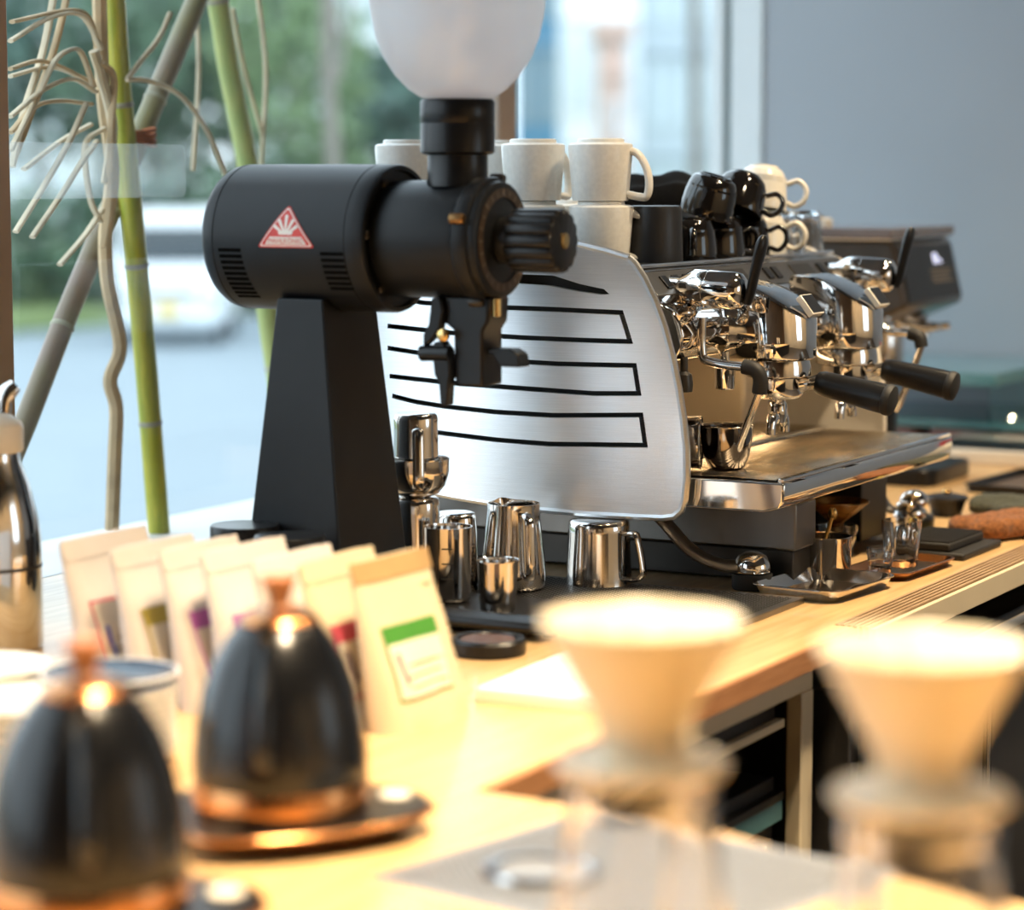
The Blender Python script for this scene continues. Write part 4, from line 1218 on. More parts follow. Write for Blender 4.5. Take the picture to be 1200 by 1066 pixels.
def fluted(x0, x1, r, depth, nf):
    seg = nf * 6
    g = G()
    vs = []
    lay = [(x0, r * .80), (x0, r * .96), (x0 + .004, r), (x1 - .006, r), (x1 - .001, r * .95), (x1, r * .88)]
    for x, q in lay:
        for i in range(seg):
            a = 2 * PI * i / seg
            k = q - depth * max(0, math.cos(a * nf)) ** 2 * (1 if q > r * .9 else 0.6)
            vs.append(MA @ Vector((k * math.cos(a), k * math.sin(a), x)))
    fs = [tuple(range(seg - 1, -1, -1))]
    for j in range(len(lay) - 1):
        fs += [(j * seg + i, j * seg + (i + 1) % seg, (j + 1) * seg + (i + 1) % seg, (j + 1) * seg + i) for i in range(seg)]
    fs.append(tuple((len(lay) - 1) * seg + i for i in range(seg)))
    return g.add(vs, fs)
axl([(.2112, 0), (.2112, .027), (.228, .025), (.228, 0)], 40).build('dial_collar', BLACKSAT, gr)
dl = fluted(.2282, .2880, .0365, .0038, 14).build('dial', BLACKSAT, gr, smooth=45)
axl([(.2882, 0), (.2882, .009), (.2895, .009), (.2905, .0065), (.2905, 0)], 20).build('dial_screw', BRASS, dl)
# neck and hopper
MN = Matrix.Translation((.151, 0, 0))
nk = G().lathe([(0, .5125), (.036, .5125), (.0355, .520), (.0345, .522), (.0345, .5475), (.0400, .549), (.0425, .551), (.0425, .582), (.0420, .583), (.0420, .584), (.0425, .585), (.0425, .6075), (.0405, .6105), (0, .6105)], 44, MN).build('neck_collar', BLACKSAT, gr, smooth=35)
G().tube([(.151, .0426, .567), (.151, .056, .568), (.151, .072, .5685)], .0028, 8).build('locking_pin', CREAM, nk)
hop = [(.0350, .6108), (.0420, .6125), (.0560, .6215), (.0710, .6370), (.0840, .6570), (.0930, .6800), (.0980, .7050), (.1003, .7240), (.1060, .7300), (.1070, .7340), (.1050, .7370), (.1000, .7400), (.1000, .7700), (.0800, .8000), (.0300, .8150), (0, .8170)]
G().lathe(hop + [(0, .8145), (.0292, .8125), (.0785, .7980), (.0980, .7690), (.0980, .7330), (.0981, .7230), (.0957, .7050), (.0908, .6805), (.0820, .6585), (.0693, .6388), (.0545, .6236), (.0410, .6150), (.0350, .6135)], 56, MN, True).build('hopper', HOPPER, gr, smooth=60)
G().tube([(.151, 0, .6115), (.151, 0, .640), (.156, 0, .655)], .004, 8).build('stir_pin', STEEL, nk)
G().sphere((.151, 0, .6165), .030, 20, 10, (1, 1, 0.28)).build('bean_heap', mat('peach_chaff', (0.55, 0.30, 0.20), 0.8, var=0.4, vscale=120), nk)
# column on a foot plate
G().hexa([(-.10, -.080, .012), (.045, -.080, .012), (.045, .075, .012), (-.10, .075, .012)], [(-.057, -.060, .383), (.006, -.060, .383), (.006, .056, .383), (-.057, .056, .383)]).build('column', BLACKMET, gr, smooth=0, bevel=0.0025)
G().rrect(.17, .175, 0, .0118, .02, c=(-.03, 0)).build('foot_plate', BLACKMET, gr, bevel=0.002)
# outlet with bag clamp
ot = G().prism([(.135, .388), (.205, .388), (.203, .360), (.196, .350), (.196, .2865), (.160, .2865), (.158, .350), (.140, .362)], -.024, .024, 'y').build('outlet', BLACKSAT, gr, bevel=0.003, fix=True)
G().prism([(.135, .386), (.146, .388), (.150, .372), (.146, .352), (.134, .338), (.124, .330), (.124, .345), (.131, .356)], -.034, -.020, 'y').build('clamp_arm', BLACKMET, ot, bevel=0.002, fix=True)
G().tube([(.120, -.030, .3225), (.130, -.030, .3235), (.158, -.030, .3235)], [.009, .0095, .0095], 14).build('clamp_knob', BLACKSAT, ot)
G().prism([(.138, .336), (.150, .338), (.158, .325), (.160, .300), (.158, .292), (.156, .264), (.147, .264), (.145, .288), (.139, .300), (.137, .318)], -.035, -.019, 'y').build('clamp_lever', BLACKMET, ot, bevel=0.002, fix=True)
G().tube([(.153, -.0355, .345), (.153, -.040, .345), (.153, -.042, .345)], [.0075, .0075, .005], 14).build('clamp_screw', BRASS, ot)
G().prism([(.1965, .330), (.226, .330), (.236, .324), (.2385, .3095), (.212, .3095), (.204, .322), (.1965, .322)], -.014, .012, 'y').build('trigger_lever', BLACKMET, ot, bevel=0.002, fix=True)
G().tube([(.2065, -.010, .386), (.2065, -.010, .366)], .006, 12).build('clamp_bolt', BRASS, ot)

# =================================================================== canisters
can = thing('canister', 'left black canister with flat lid by the grinder column', 'canister', C(2.445, 1.675), 0, 'black lidded canisters')
G().lathe([(0, 0), (.036, 0), (.0375, .002), (.0375, .098), (.036, .0985), (0, .0985)], 40).build('body', MATTEBLK, can)
G().lathe([(0, .099), (.0395, .099), (.0405, .1005), (.0405, .119), (.0390, .1215), (.030, .1222), (0, .1225)], 40).build('lid', BLACKSAT, can)
dup(can, C(2.395, 1.580), (0, 0, 0.4), 'right black canister with flat lid, nearer to the grinder column')

# =================================================================== coffee pouches
def pouch(loc, rz, lean, w, h, th, m, bandm, seed, label, bandcol, figure=None, group='white coffee pouches in a row', style=0):
    t = thing('coffee_pouch', label, 'coffee bag', loc, rz, group)
    nx, nzz = 14, 18
    def half(z):
        k = z / h
        return th / 2 * max(0.0, 1 - k ** 1.7) + 0.0012
    def yoff(z):
        return lean * (z / h) ** 1.1
    def P(x, z, s):
        k = z / h
        xx = x / (w / 2)
        f = (1 - abs(xx) ** 9) ** 0.5 if abs(xx) < 1 else 0
        cre = 0.0035 * noise.noise(Vector((x * 40, z * 30, seed * 7.3))) * (1 - k) + 0.0015 * noise.noise(Vector((x * 90, z * 70, seed)))
        body = half(z) * (0.25 + 0.75 * f) * (1.0 if s < 0 else 0.9)
        if k > 0.8:
            cre *= 0.4
        return Vector((x * (1 - 0.04 * (1 - k)), yoff(z) + s * (body + cre * f), z))
    g = G()
    vs = []
    for s in (-1, 1):
        for j in range(nzz + 1):
            for i in range(nx + 1):
                z = h * j / nzz
                if j == nzz:
                    z -= 0.0035 * (abs(2 * i / nx - 1) ** 8)
                vs.append(P(-w / 2 + w * i / nx, z, s))
    n = (nx + 1) * (nzz + 1)
    fs = []
    for j in range(nzz):
        for i in range(nx):
            a = j * (nx + 1) + i
            fs.append((a, a + 1, a + nx + 2, a + nx + 1))
            fs.append((n + a, n + a + nx + 1, n + a + nx + 2, n + a + 1))
        for a, b in ((j * (nx + 1), (j + 1) * (nx + 1)), (j * (nx + 1) + nx, (j + 1) * (nx + 1) + nx)):
            fs.append((a, b, n + b, n + a))
    for i in range(nx):
        fs.append((i, i + 1, n + i + 1, n + i))
        a = nzz * (nx + 1) + i
        fs.append((a, n + a, n + a + 1, a + 1))
    g.add(vs, fs).build('pouch', m, t, smooth=70, fix=True)
    # folded band along the top edge
    def strip(x0, x1, z0, z1, off, name, mm, par, nxx=8, nz_=6):
        gg = G()
        vv = []
        for lay in (0, 1):
            for j in range(nz_ + 1):
                for i in range(nxx + 1):
                    p = P(x0 + (x1 - x0) * i / nxx, z0 + (z1 - z0) * j / nz_, -1)
                    vv.append(p + Vector((0, -off - 0.0003 + lay * 0.0006 * -1, 0)))
        nn = (nxx + 1) * (nz_ + 1)
        ff = []
        for j in range(nz_):
            for i in range(nxx):
                a = j * (nxx + 1) + i
                ff.append((nn + a, nn + a + 1, nn + a + nxx + 2, nn + a + nxx + 1))
                ff.append((a, a + nxx + 1, a + nxx + 2, a + 1))
        ring = list(range(nxx + 1)) + [j * (nxx + 1) + nxx for j in range(1, nz_ + 1)] + [nz_ * (nxx + 1) + i for i in range(nxx - 1, -1, -1)] + [j * (nxx + 1) for j in range(nz_ - 1, 0, -1)]
        for k in range(len(ring)):
            a, b = ring[k], ring[(k + 1) % len(ring)]
            ff.append((a, b, nn + b, nn + a))
        return gg.add(vv, ff).build(name, mm, par, smooth=60, fix=True)
    if bandm:
        strip(-w / 2 * 0.995, w / 2 * 0.995, h * 0.875, h * 0.998, 0.0006, 'folded_top', bandm, t)
    x0, x1, z0, z1 = -.058, .036, h * .19, h * .62
    if style == 0:
        lb = strip(x0, x1, z0, z1, 0.0006, 'label', bandcol, t)
        strip(x0 + .002, x1 - .002, z0 + .0025, z1 - .0165, 0.0014, 'label_field', LABEL, lb)
    else:
        lb = strip(x0, x1, z0, z1, 0.0006, 'label', bandcol, t)
        strip(x0 + .002, x1 - .002, z0 + .0025, z1 - .0025, 0.0014, 'label_field', LABEL, lb)
    if figure:
        xf, zf = x0 + .012, z0 + (z1 - z0) * .5
        strip(xf - .0025, xf + .0025, zf - .010, zf + .010, 0.0024, 'printed_figure', figure, lb, 2, 4)
        strip(xf - .0005, xf + .0040, zf - .019, zf - .0095, 0.0022, 'printed_figure', figure, lb, 2, 2)
        for q in range(3):
            strip(xf + .009, x1 - .008 - .006 * (q % 2), zf - .004 - .010 * q, zf - .0025 - .010 * q, 0.0022, 'print_row', KRAFT, lb, 4, 1)
    # side seal tear notch mark
    strip(w * .27, w * .36, h * .800, h * .806, 0.0006, 'tear_mark', KRAFT, t, 3, 1)
    return t
PW, PH = .140, .161
BAGS = [(2.097, 1.236, POUCHW, KRAFT, GREEN, INK, 'front coffee pouch with tan folded top and green banded label', 0),
        (2.090, 1.290, POUCHW, POUCHW, RED, INK, 'second coffee pouch, cream top, just behind the green labelled one', 0),
        (2.094, 1.345, POUCH, POUCH, PINK if False else RED, None, 'white coffee pouch third from the front, its label hidden by the kettle', 0),
        (2.092, 1.402, POUCH, POUCH, PURPLE, None, 'white coffee pouch in the middle of the row above the kettle knob', 0),
        (2.092, 1.455, POUCH, POUCH, PURPLE, None, 'white coffee pouch with a purple label band left of the tall kettle', 0),
        (2.088, 1.510, POUCH, POUCH, OLIVE, None, 'white coffee pouch with an olive label band', 0),
        (2.088, 1.572, POUCH, POUCH, RED, BLUE, 'rearmost coffee pouch with a red framed label and blue mark', 1)]
for k, (u, v, m, bm_, lc, fg_, lb, st) in enumerate(BAGS):
    pouch(C(u, v), R(1.5 * ((k * 5) % 3 - 1)), .036, PW, PH - 0.002 * (k % 3), .045, m, bm_, k + 1, lb, lc, fg_, style=st)


# =================================================================== kettles on their power bases
def kettle(loc, rz, label, blabel, base_rot):
    b = thing('power_stand', blabel, 'kettle stand', loc, base_rot, 'kettle power stands')
    a = [(-.085, .055), (-.060, .082), (0, .088), (.070, .070), (.112, .040), (.122, .020), (.122, -.020), (.112, -.040), (.070, -.070), (0, -.088), (-.060, -.082), (-.085, -.055)]
    A = [tuple(q)[:2] for q in bez([(x, y, 0) for x, y in a + a[:1]], 4)[:-1]]
    n = len(A)
    vs, lay = [], [(.74, 0), (.80, .004), (.97, .017), (1.0, .019), (1.0, .021), (.985, .0222)]
    for k, z in lay:
        vs += [(x * k, y * k, z) for x, y in A]
    fs = [tuple(range(n)), tuple((len(lay) - 1) * n + n - 1 - i for i in range(n))]
    for j in range(len(lay) - 1):
        fs += [(j * n + i, (j + 1) * n + i, (j + 1) * n + (i + 1) % n, j * n + (i + 1) % n) for i in range(n)]
    G().add(vs, fs).build('body', COPPER, b, smooth=40, fix=True)
    G().prism([(x * .955, y * .955) for x, y in A], .0223, .0240, 'z').build('top_plate', BLACKSAT, b, fix=True)
    G().lathe([(0, .0242), (.013, .0242), (.0135, .0255), (.012, .0272), (0, .0275)], 24, Matrix.Translation((.096, .008, 0))).build('button', CREAM, b)
    t = thing('kettle', label, 'kettle', (loc[0], loc[1], loc[2] + .0242), rz, 'black kettles with wooden knobs')
    G().lathe([(0, 0), (.066, 0), (.0695, .002), (.0705, .006), (.0705, .024), (.0698, .0250), (0, .0250)], 56).build('copper_band', COPPER, t)
    G().lathe([(.0695, .0252), (.0702, .0265), (.0698, .045), (.0670, .070), (.0615, .095), (.0535, .118), (.0435, .136), (.0340, .1480), (.0315, .1500), (0, .1505)], 64).build('body', KETTLE, t, smooth=60)
    ld = G().lathe([(.0320, .1507), (.0325, .1520), (.0300, .1550), (.0220, .1590), (.0120, .1610), (0, .1614)], 40).build('lid', COPPER, t)
    G().lathe([(0, .1615), (.0110, .1615), (.0090, .1635), (.0088, .168), (.0125, .179), (.0142, .1845), (.0135, .1862), (0, .1868)], 28).build('knob', KWOOD, ld)
    # gooseneck spout rising close to the body (local -x faces the bar), strap handle opposite
    sp_ = bez([(-.066, 0, .050), (-.083, 0, .052), (-.090, 0, .068), (-.083, 0, .095), (-.068, 0, .122), (-.060, 0, .142), (-.066, 0, .155), (-.078, 0, .158)], 6)
    G().tube(sp_, [.0085 - .0038 * k / len(sp_) for k in range(len(sp_))], 14).build('spout', KETTLE, t)
    hd = bez([(.050, 0, .125), (.075, 0, .140), (.098, 0, .132), (.106, 0, .100), (.100, 0, .060), (.096, 0, .048)], 6)
    G().tube(hd, .0085, 12, flat=1.3).build('handle', KWOOD, t)
    return t
kettle(C(1.677, 1.117), R(25), 'black kettle with copper band and wooden knob, farther one, before the green label', 'copper edged power base under the farther kettle, its round button at the right', R(-45))
kettle(C(1.381, 1.080), R(38), 'black kettle with copper band and wooden knob at the bottom left corner, nearest', 'copper edged power base under the nearest kettle, cut by the bottom edge', R(-48))

# =================================================================== vacuum flask
fl = thing('vacuum_flask', 'steel vacuum flask with cream lid standing at the left edge', 'flask', C(2.209, 1.853))
fl.scale = (1, 1, 1.07)
G().lathe([(0, 0), (.052, 0), (.0545, .003), (.0545, .110), (.0520, .135), (.0430, .172), (.0335, .196), (.0325, .205), (0, .205)], 48).build('body', STEEL, fl, smooth=60)
G().lathe([(.0545, .0850), (.0549, .0855), (.0549, .0885), (.0545, .0890)], 48).build('seam_ring', DKMETAL, fl)
ld = G().lathe([(0, .2055), (.0350, .2055), (.0368, .208), (.0368, .232), (.0350, .2365), (.0230, .2450), (.0190, .2460), (0, .2460)], 44).build('lid', CREAM, fl)
G().tube(bez([(.012, -.008, .246), (.014, -.010, .262), (.024, -.018, .274)], 5), [.011] * 8 + [.0105, .0095, .0085], 14, flat=.7).build('pour_lever', STEEL, ld)
G().lathe([(0, .246), (.010, .246), (.011, .249), (.009, .262), (0, .264)], 20, Matrix.Translation((-.010, .006, 0))).build('vent_button', CREAM, ld)

# =================================================================== stacks of saucers at the left edge
def saucer(r, m, label, group, cat='saucer'):
    o = G().lathe([(0, 0), (r * .52, 0), (r * .55, .0035), (r * .80, .0060), (r * .98, .0115), (r, .0130), (r * .985, .0142), (r * .80, .0088), (r * .50, .0062), (0, .0058)], 48).build('saucer', m, None, smooth=50)
    return tag(o, label, cat, group)
def stack(loc, r, n, m, labels, group, pitch=.0092, topl=None):
    s0 = None
    for k in range(n):
        if s0 is None:
            o = s0 = saucer(r, m, labels % 'bottom', group)
        else:
            o = s0.copy()
            COL.objects.link(o)
        nth = ('first', 'second', 'third', 'fourth', 'fifth', 'sixth', 'seventh', 'eighth', 'ninth', 'tenth', 'eleventh')[n - 1 - k]
        o['label'] = topl if topl and k == n - 1 else labels % nth
        o.location = (loc[0] + .001 * math.sin(k * 2.1), loc[1] + .001 * math.cos(k * 1.7), loc[2] + pitch * k)
    return o
stack(C(1.808, 1.535), .066, 8, CERAM, 'cream saucer, %s from the top of the stack by the flask', 'saucers stacked by the flask', topl='white saucer topping the stack at the left edge by the flask')
stack(C(1.600, 1.325), .058, 11, CERAM, 'cream saucer, %s from the top of the left stack behind the nearest kettle', 'saucers stacked behind the nearest kettle', topl='white saucer topping the lower stack at the left edge')
stack(C(1.820, 1.395), .060, 7, CERAM, 'cream saucer, %s from the top below the dark navy dish', 'saucers below the dark dish')
dd = thing('dark_dish', 'dark navy dish with pale rim on saucers behind the nearest kettle', 'dish', C(1.820, 1.395, .0092 * 6 + .0140))
G().lathe([(0, 0), (.035, 0), (.040, .003), (.058, .0095), (.0610, .0125), (.0600, .0135), (.054, .0110), (.038, .0055), (0, .005)], 48).build('bowl', NAVY, dd, smooth=50)
G().lathe([(.0600, .0137), (.0612, .0127), (.0620, .0137), (.0610, .0149), (.0600, .0146)], 48, None, True).build('rim', PAPER, dd)

# =================================================================== milk jugs and cups on the drain mat
def perforated(name, x0, x1, y0, y1, zt, label, loc, cat, rim=0.012, pitch=.0085, hr=.0027, m=BRUSHDK, under=0.0):
    t = thing(name, label, cat, loc)
    G().box(x0, x1, y0, y1, under, zt).build('plate', m or SATIN, t, bevel=0.001)
    g = G()
    y = y0 + rim
    j = 0
    while y < y1 - rim:
        x = x0 + rim + (pitch / 2 if j % 2 else 0)
        while x < x1 - rim:
            pts = [(x + hr * 1.5 * math.cos(a), y + hr * 0.9 * math.sin(a), zt + .0003) for a in [PI / 3 * i for i in range(6)]]
            g.add(pts, [(0, 1, 2, 3, 4, 5)])
            x += pitch
        y += pitch * .62
        j += 1
    o = g.build('perforation', RUBBER, t, smooth=0)
    o['kind'] = 'stuff'
    return t
pm = perforated('drain_mat', 2.720, 2.912, 1.165, 1.595, .008, 'perforated steel drain mat set before the espresso machine under the jugs', C(0, 0), 'drain mat')
bt = thing('black_tray', 'black tray with a raised front edge under the small steel cups', 'tray', C(2.63, 1.46))
G().box(-.080, .080, -.135, .070, .004, .016).build('body', BLACKSAT, bt, bevel=0.003)
G().prism([(-.0805, .006), (-.105, .008), (-.112, .014), (-.110, .020), (-.098, .027), (-.088, .0275), (-.0805, .022)], -.138, .073, 'y').build('front_lip', BLACKSAT, bt, bevel=0.002, fix=True)
for yy in (-.125, .06):
    for xx in (-.07, .07):
        G().lathe([(0, 0), (.008, 0), (.009, .0038), (0, .0038)], 14, Matrix.Translation((xx, yy, 0))).build('foot', RUBBER, bt)
bp = thing('round_puck', 'round dark brown disc on the worktop below the black tray edge', 'coaster', C(2.440, 1.350))
G().lathe([(0, 0), (.040, 0), (.043, .003), (.043, .015), (.040, .018), (.034, .018), (.032, .015), (0, .0145)], 40).build('disc', BLACKSAT, bp)
G().lathe([(0, .0147), (.031, .0152), (.030, .0165), (0, .0165)], 32).build('inlay', mat('brown_leather', (0.10, 0.05, 0.035), 0.4, var=0.3), bp)

def pitcher(name, label, loc, rz, r0, r1, h, handle=True, inverted=False, spout=True, group=None, m=None):
    """steel milk jug; inverted ones stand on the rim"""
    m = m or STEEL
    t = thing(name, label, 'jug', loc, rz, group)
    pr_ = [(0, 0), (r0 * .86, 0), (r0 * .96, .0025), (r0, .008), (r0 * .995, h * .2), (r0 + (r1 - r0) * .55, h * .6), (r1, h * .93), (r1 * 1.015, h), (r1 * .985, h), (r1 * .97, h * .93), (r0 * .95, h * .2), (r0 * .92, .006), (0, .004)]
    g = G().lathe(pr_, 44)
    if spout:
        nv = []
        for p in g.v:
            q = Vector(p)
            a = math.atan2(q.y, q.x)
            k = max(0, math.cos(a)) ** 22 * max(0, (q.z / h - .62) / .38)
            nv.append((q.x + k * .010, q.y, q.z + k * .002))
        g.v = nv
    flip = (lambda z: h - z) if inverted else (lambda z: z)
    if inverted:
        g.v = [(x, -y, h - z) for x, y, z in g.v]
    b = g.build('body', m, t, smooth=50)
    if handle:
        q = [(-r1 * .985, 0, flip(h * .90)), (-r1 - .012, 0, flip(h * .90)), (-r1 - .022, 0, flip(h * .84)), (-r1 - .024, 0, flip(h * .72)), (-r0 - .018, 0, flip(h * .25)), (-r0 - .012, 0, flip(h * .18)), (-r0 * .99, 0, flip(h * .2))]
        G().tube(bez(q, 4), .0032, 10, flat=2.2, up=(0, 1, 0)).build('handle', m, t)
    return t
# the open jug with its handle towards the bar
pitcher('milk_jug', 'open steel milk jug, widest of the group, its handle facing the bar', C(2.800, 1.512, .0085), R(50), .0415, .0330, .108)
# upside down jug at the right
pitcher('milk_jug', 'steel milk jug upside down at the right on the drain mat', C(2.890, 1.437, .0085), R(84), .0395, .0420, .082, inverted=True, spout=False)
# small cup on the tray
sc2 = thing('shot_cup', 'small handleless steel cup standing in front on the black tray', 'cup', C(2.600, 1.425, .0165))
G().lathe([(0, 0), (.0185, 0), (.0205, .002), (.0220, .014), (.0245, .056), (.0250, .0600), (.0240, .0600), (.0228, .050), (.0205, .012), (.018, .004), (0, .0035)], 40).build('body', STEEL, sc2, smooth=50)
G().lathe([(.0240, .0602), (.0252, .0602), (.0254, .0610), (.0247, .0616), (.0239, .0610)], 40, None, True).build('rim', CHROME, sc2)
# measuring shaker
sh = thing('measuring_cup', 'tall steel measuring cup with dark graduation lines, left on the black tray', 'cup', C(2.640, 1.515, .0165))
G().lathe([(0, 0), (.0245, 0), (.0270, .002), (.0280, .006), (.0290, .088), (.0294, .0900), (.0284, .0900), (.0272, .080), (.0262, .006), (0, .004)], 44).build('body', STEEL, sh, smooth=50)
for k in range(3):
    z = .030 + .018 * k
    pts = [(.0292 * math.cos(a), .0292 * math.sin(a), z) for a in [R(195) + R(26) * i / 6 for i in range(7)]]
    G().tube(pts, .0007, 6).build('graduation', RUBBER, sh)
# stack: jug, bowl, jug
j1 = pitcher('milk_jug', 'steel jug upside down at the foot of the stack beside the grinder column', C(2.672, 1.578, .0), R(28), .0290, .0300, .1345, inverted=True, spout=False, handle=False)
bw = thing('steel_bowl', 'wide dark steel bowl balanced on the lowest jug of the stack', 'bowl', C(2.672, 1.578, .1350))
G().lathe([(0, 0), (.018, 0), (.027, .004), (.0355, .014), (.0395, .026), (.0405, .032), (.0408, .046), (.0398, .046), (.0392, .033), (.034, .016), (.025, .007), (0, .004)], 48).build('body', STEEL, bw, smooth=50)
G().lathe([(.0396, .0462), (.0412, .0462), (.0415, .0472), (.0408, .0480), (.0395, .0474)], 44, None, True).build('rim', CHROME, bw)
pitcher('milk_jug', 'steel jug upside down on top of the bowl, flat handle towards the bar', C(2.672, 1.578, .1395), R(34), .0270, .0285, .098, inverted=True, spout=False)
# shaker behind, upside down, with a strainer band
pj = thing('strainer_jug', 'steel strainer cup upside down behind the measuring cup', 'jug', C(2.755, 1.570, .0085))
G().lathe([(0, 0), (.0270, 0), (.0285, .002), (.0275, .070), (.0262, .092), (.0240, .097), (.020, .0985), (0, .099)], 44).build('body', STEEL, pj, smooth=50)
g = G()
for j in range(9):
    for i in range(5):
        a = R(236 + 7 * i + (3.5 if j % 2 else 0))
        z = .020 + .005 * j
        c = Vector((.0287 * math.cos(a), .0287 * math.sin(a), z))
        tx = Vector((-math.sin(a), math.cos(a), 0))
        g.add([c + (tx * math.cos(b_) + Vector((0, 0, 1)) * math.sin(b_)) * .0014 for b_ in [PI / 3 * q for q in range(6)]], [(0, 1, 2, 3, 4, 5)])
o = g.build('strainer_hole', RUBBER, pj, smooth=0)
o['kind'] = 'stuff'

# white pads of paper
pp_ = thing('paper_pad', 'stack of white paper pads on the worktop behind the left dripper', 'paper', C(2.33, 1.185), R(3))
g0 = G().box(-.125, .125, -.075, .055, 0, .010).build('cover', CREAM, pp_, bevel=0.001)
for k, (a, b, z) in enumerate(((-.124, -.045, .0102), (-.040, .035, .0102), (.040, .124, .0102))):
    G().box(a, b, -.074, .054, z, z + .005).build('sheet_block', PAPER, pp_, bevel=0.0008)

# =================================================================== pour over bar in front
dm = perforated('drip_grille', -.135, .135, -.13, .17, .0012, 'pale perforated steel grille set in the brew bar under the drippers', C(1.70, .80), 'drip grille', pitch=.0075, hr=.0016, m=SATIN)
dm.rotation_euler = (0, 0, R(-12))
rg = thing('rinser_ring', 'steel rinser ring on the perforated grille left of the dripper', 'rinser', C(1.675, .885, .0016))
G().lathe([(.030, .0002), (.040, .0002), (.0415, .002), (.040, .0045), (.034, .0050), (.030, .003)], 40, None, True).build('ring', CHROME, rg)
G().lathe([(0, .0002), (.029, .0002), (.029, .0015), (0, .0015)], 32).build('cup_plate', SATIN, rg)
g = rg
def dripper(loc, label, slabel, rz, hs):
    t = thing('glass_server', slabel, 'coffee server', loc, rz, 'glass coffee servers')
    o_ = [(0, 0), (.045, 0), (.054, .004), (.0570, .016), (.0560, .050), (.0520, .085), (.0470, hs - .035), (.0450, hs - .022), (.0450, hs - .012), (.0475, hs)]
    G().lathe(o_ + [(.0455, hs), (.0430, hs - .012), (.0430, hs - .022), (.0450, hs - .036), (.0500, .085), (.0540, .050), (.0550, .017), (.052, .007), (.043, .003), (0, .003)], 48).build('body', GLASS, t, smooth=50)
    G().lathe([(.0453, hs - .020), (.0466, hs - .0195), (.0466, hs - .0135), (.0453, hs - .013)], 40, None, True).build('collar', STEEL, t)
    G().tube(bez([(0, -.0472, hs - .018), (0, -.070, hs - .016), (0, -.086, hs - .034), (0, -.086, hs - .075), (0, -.074, hs - .105), (0, -.0565, hs - .115)], 5), .0055, 12).build('handle', GLASS, t)
    d = thing('dripper', label, 'coffee dripper', (loc[0], loc[1], loc[2] + hs + .0005), R(5), 'cream cone drippers')
    G().lathe([(.012, 0), (.036, 0), (.050, .0015), (.0535, .004), (.0540, .0065), (.0520, .0090), (.036, .0100), (.0275, .0125), (.0262, .020), (.0300, .034), (.0605, .0905), (.0625, .0940), (.0622, .0962), (.0605, .0968), (.0585, .0950), (.0270, .036), (.0120, .010)], 64, None, True).build('cone', DRIP, d, smooth=45)
    for k in range(12):
        a = 2 * PI * k / 12
        G().tube([(math.cos(a + q * .5) * (.0160 + .0405 * q), math.sin(a + q * .5) * (.0160 + .0405 * q), .0168 + .0758 * q) for q in [i / 6 for i in range(7)]], .0016, 6).build('rib', DRIP, d)
    G().tube(bez([(.050, 0, .0048), (.066, 0, .004), (.080, 0, .018), (.082, 0, .040), (.070, 0, .056), (.0435, 0, .058)], 5), .0052, 12, flat=1.3, up=(0, 1, 0)).build('handle', DRIP, d)
    return t
dripper(C(1.402, .667, .0), 'left cream porcelain cone dripper in the foreground', 'glass coffee server under the left dripper', R(100), .160)
dripper(C(1.416, .491, .0), 'right cream porcelain cone dripper in the foreground, cut by the right edge', 'glass coffee server under the right dripper', R(130), .157)

# =================================================================== right end of the bar
st = thing('steel_tray', 'empty shallow steel tray on the worktop in front of the steel cup', 'tray', C(3.010, 1.178, .0), R(-6))
G().tray(.155, .105, .015, .014, .0012, .009, .003).build('tray', STEEL, st, smooth=30)
cup = thing('steel_mug', 'straight steel cup holding a spoon, behind the shallow tray', 'cup', C(3.125, 1.222))
G().lathe([(0, 0), (.0325, 0), (.0342, .0015), (.0342, .0520), (.0350, .0535), (.0345, .0545), (.0332, .0535), (.0328, .003), (0, .002)], 44).build('body', STEEL, cup, smooth=50)
spn = thing('spoon', 'brass toned spoon standing in the steel cup', 'spoon', C(3.125, 1.222, .003))
G().tube([(-.022, .006, .002), (-.010, .001, .030), (.006, -.004, .066), (.009, -.005, .074)], [.0022, .0022, .0028, .0028], 10, flat=.6).build('handle', BRASS, spn)
G().sphere((.011, -.0055, .0795), .0085, 16, 10, (.55, .75, 1)).build('bowl', BRASS, spn)
gt = thing('glass_tray', 'copper rimmed tray carrying two clear shot glasses', 'tray', C(3.215, 1.150), R(-3))
G().tray(.165, .075, .010, .012, .0012, .007, .003).build('tray', COPPER, gt, smooth=30)
G().box(-.078, .078, -.034, .034, .0013, .0030).build('liner', DKMETAL, gt, bevel=.001)
SG = [((3.240, 1.158, .0032), 'tallest clear faceted shot glass on the copper rimmed tray', .0225, .0268, .062), ((3.165, 1.160, .0032), 'short clear glass beside the steel cup on the copper rimmed tray', .0150, .0185, .034),
      ((3.330, 1.285, 0), 'clear faceted glass behind the steel cup below the machine', .0240, .0295, .040)]
for (u, v, z), lb, r0, r1, h in SG:
    o = tumbler('shot_glass', r0, r1, h, .0024, lb, 'shot glasses', 10, .009)
    o.location = C(u, v, z)
fn = thing('amber_funnel', 'amber plastic funnel resting in the glass below the machine', 'funnel', C(3.330, 1.285, .030))
G().lathe([(.007, 0), (.0085, 0), (.0095, .012), (.0440, .040), (.0455, .042), (.0440, .0435), (.0420, .0415), (.0075, .0135)], 40, None, True).build('cone', AMBER, fn, smooth=45)
tm = thing('tamper_mat', 'black ribbed tamping mat on a black board by the worktop edge', 'tamping mat', C(3.415, 1.150), R(-1))
G().box(-.080, .080, -.050, .058, 0, .010).build('board', RUBBER, tm, bevel=.003)
pd = G().box(-.075, .065, -.028, .056, .0102, .0220).build('pad', RUBBER, tm, bevel=.003)
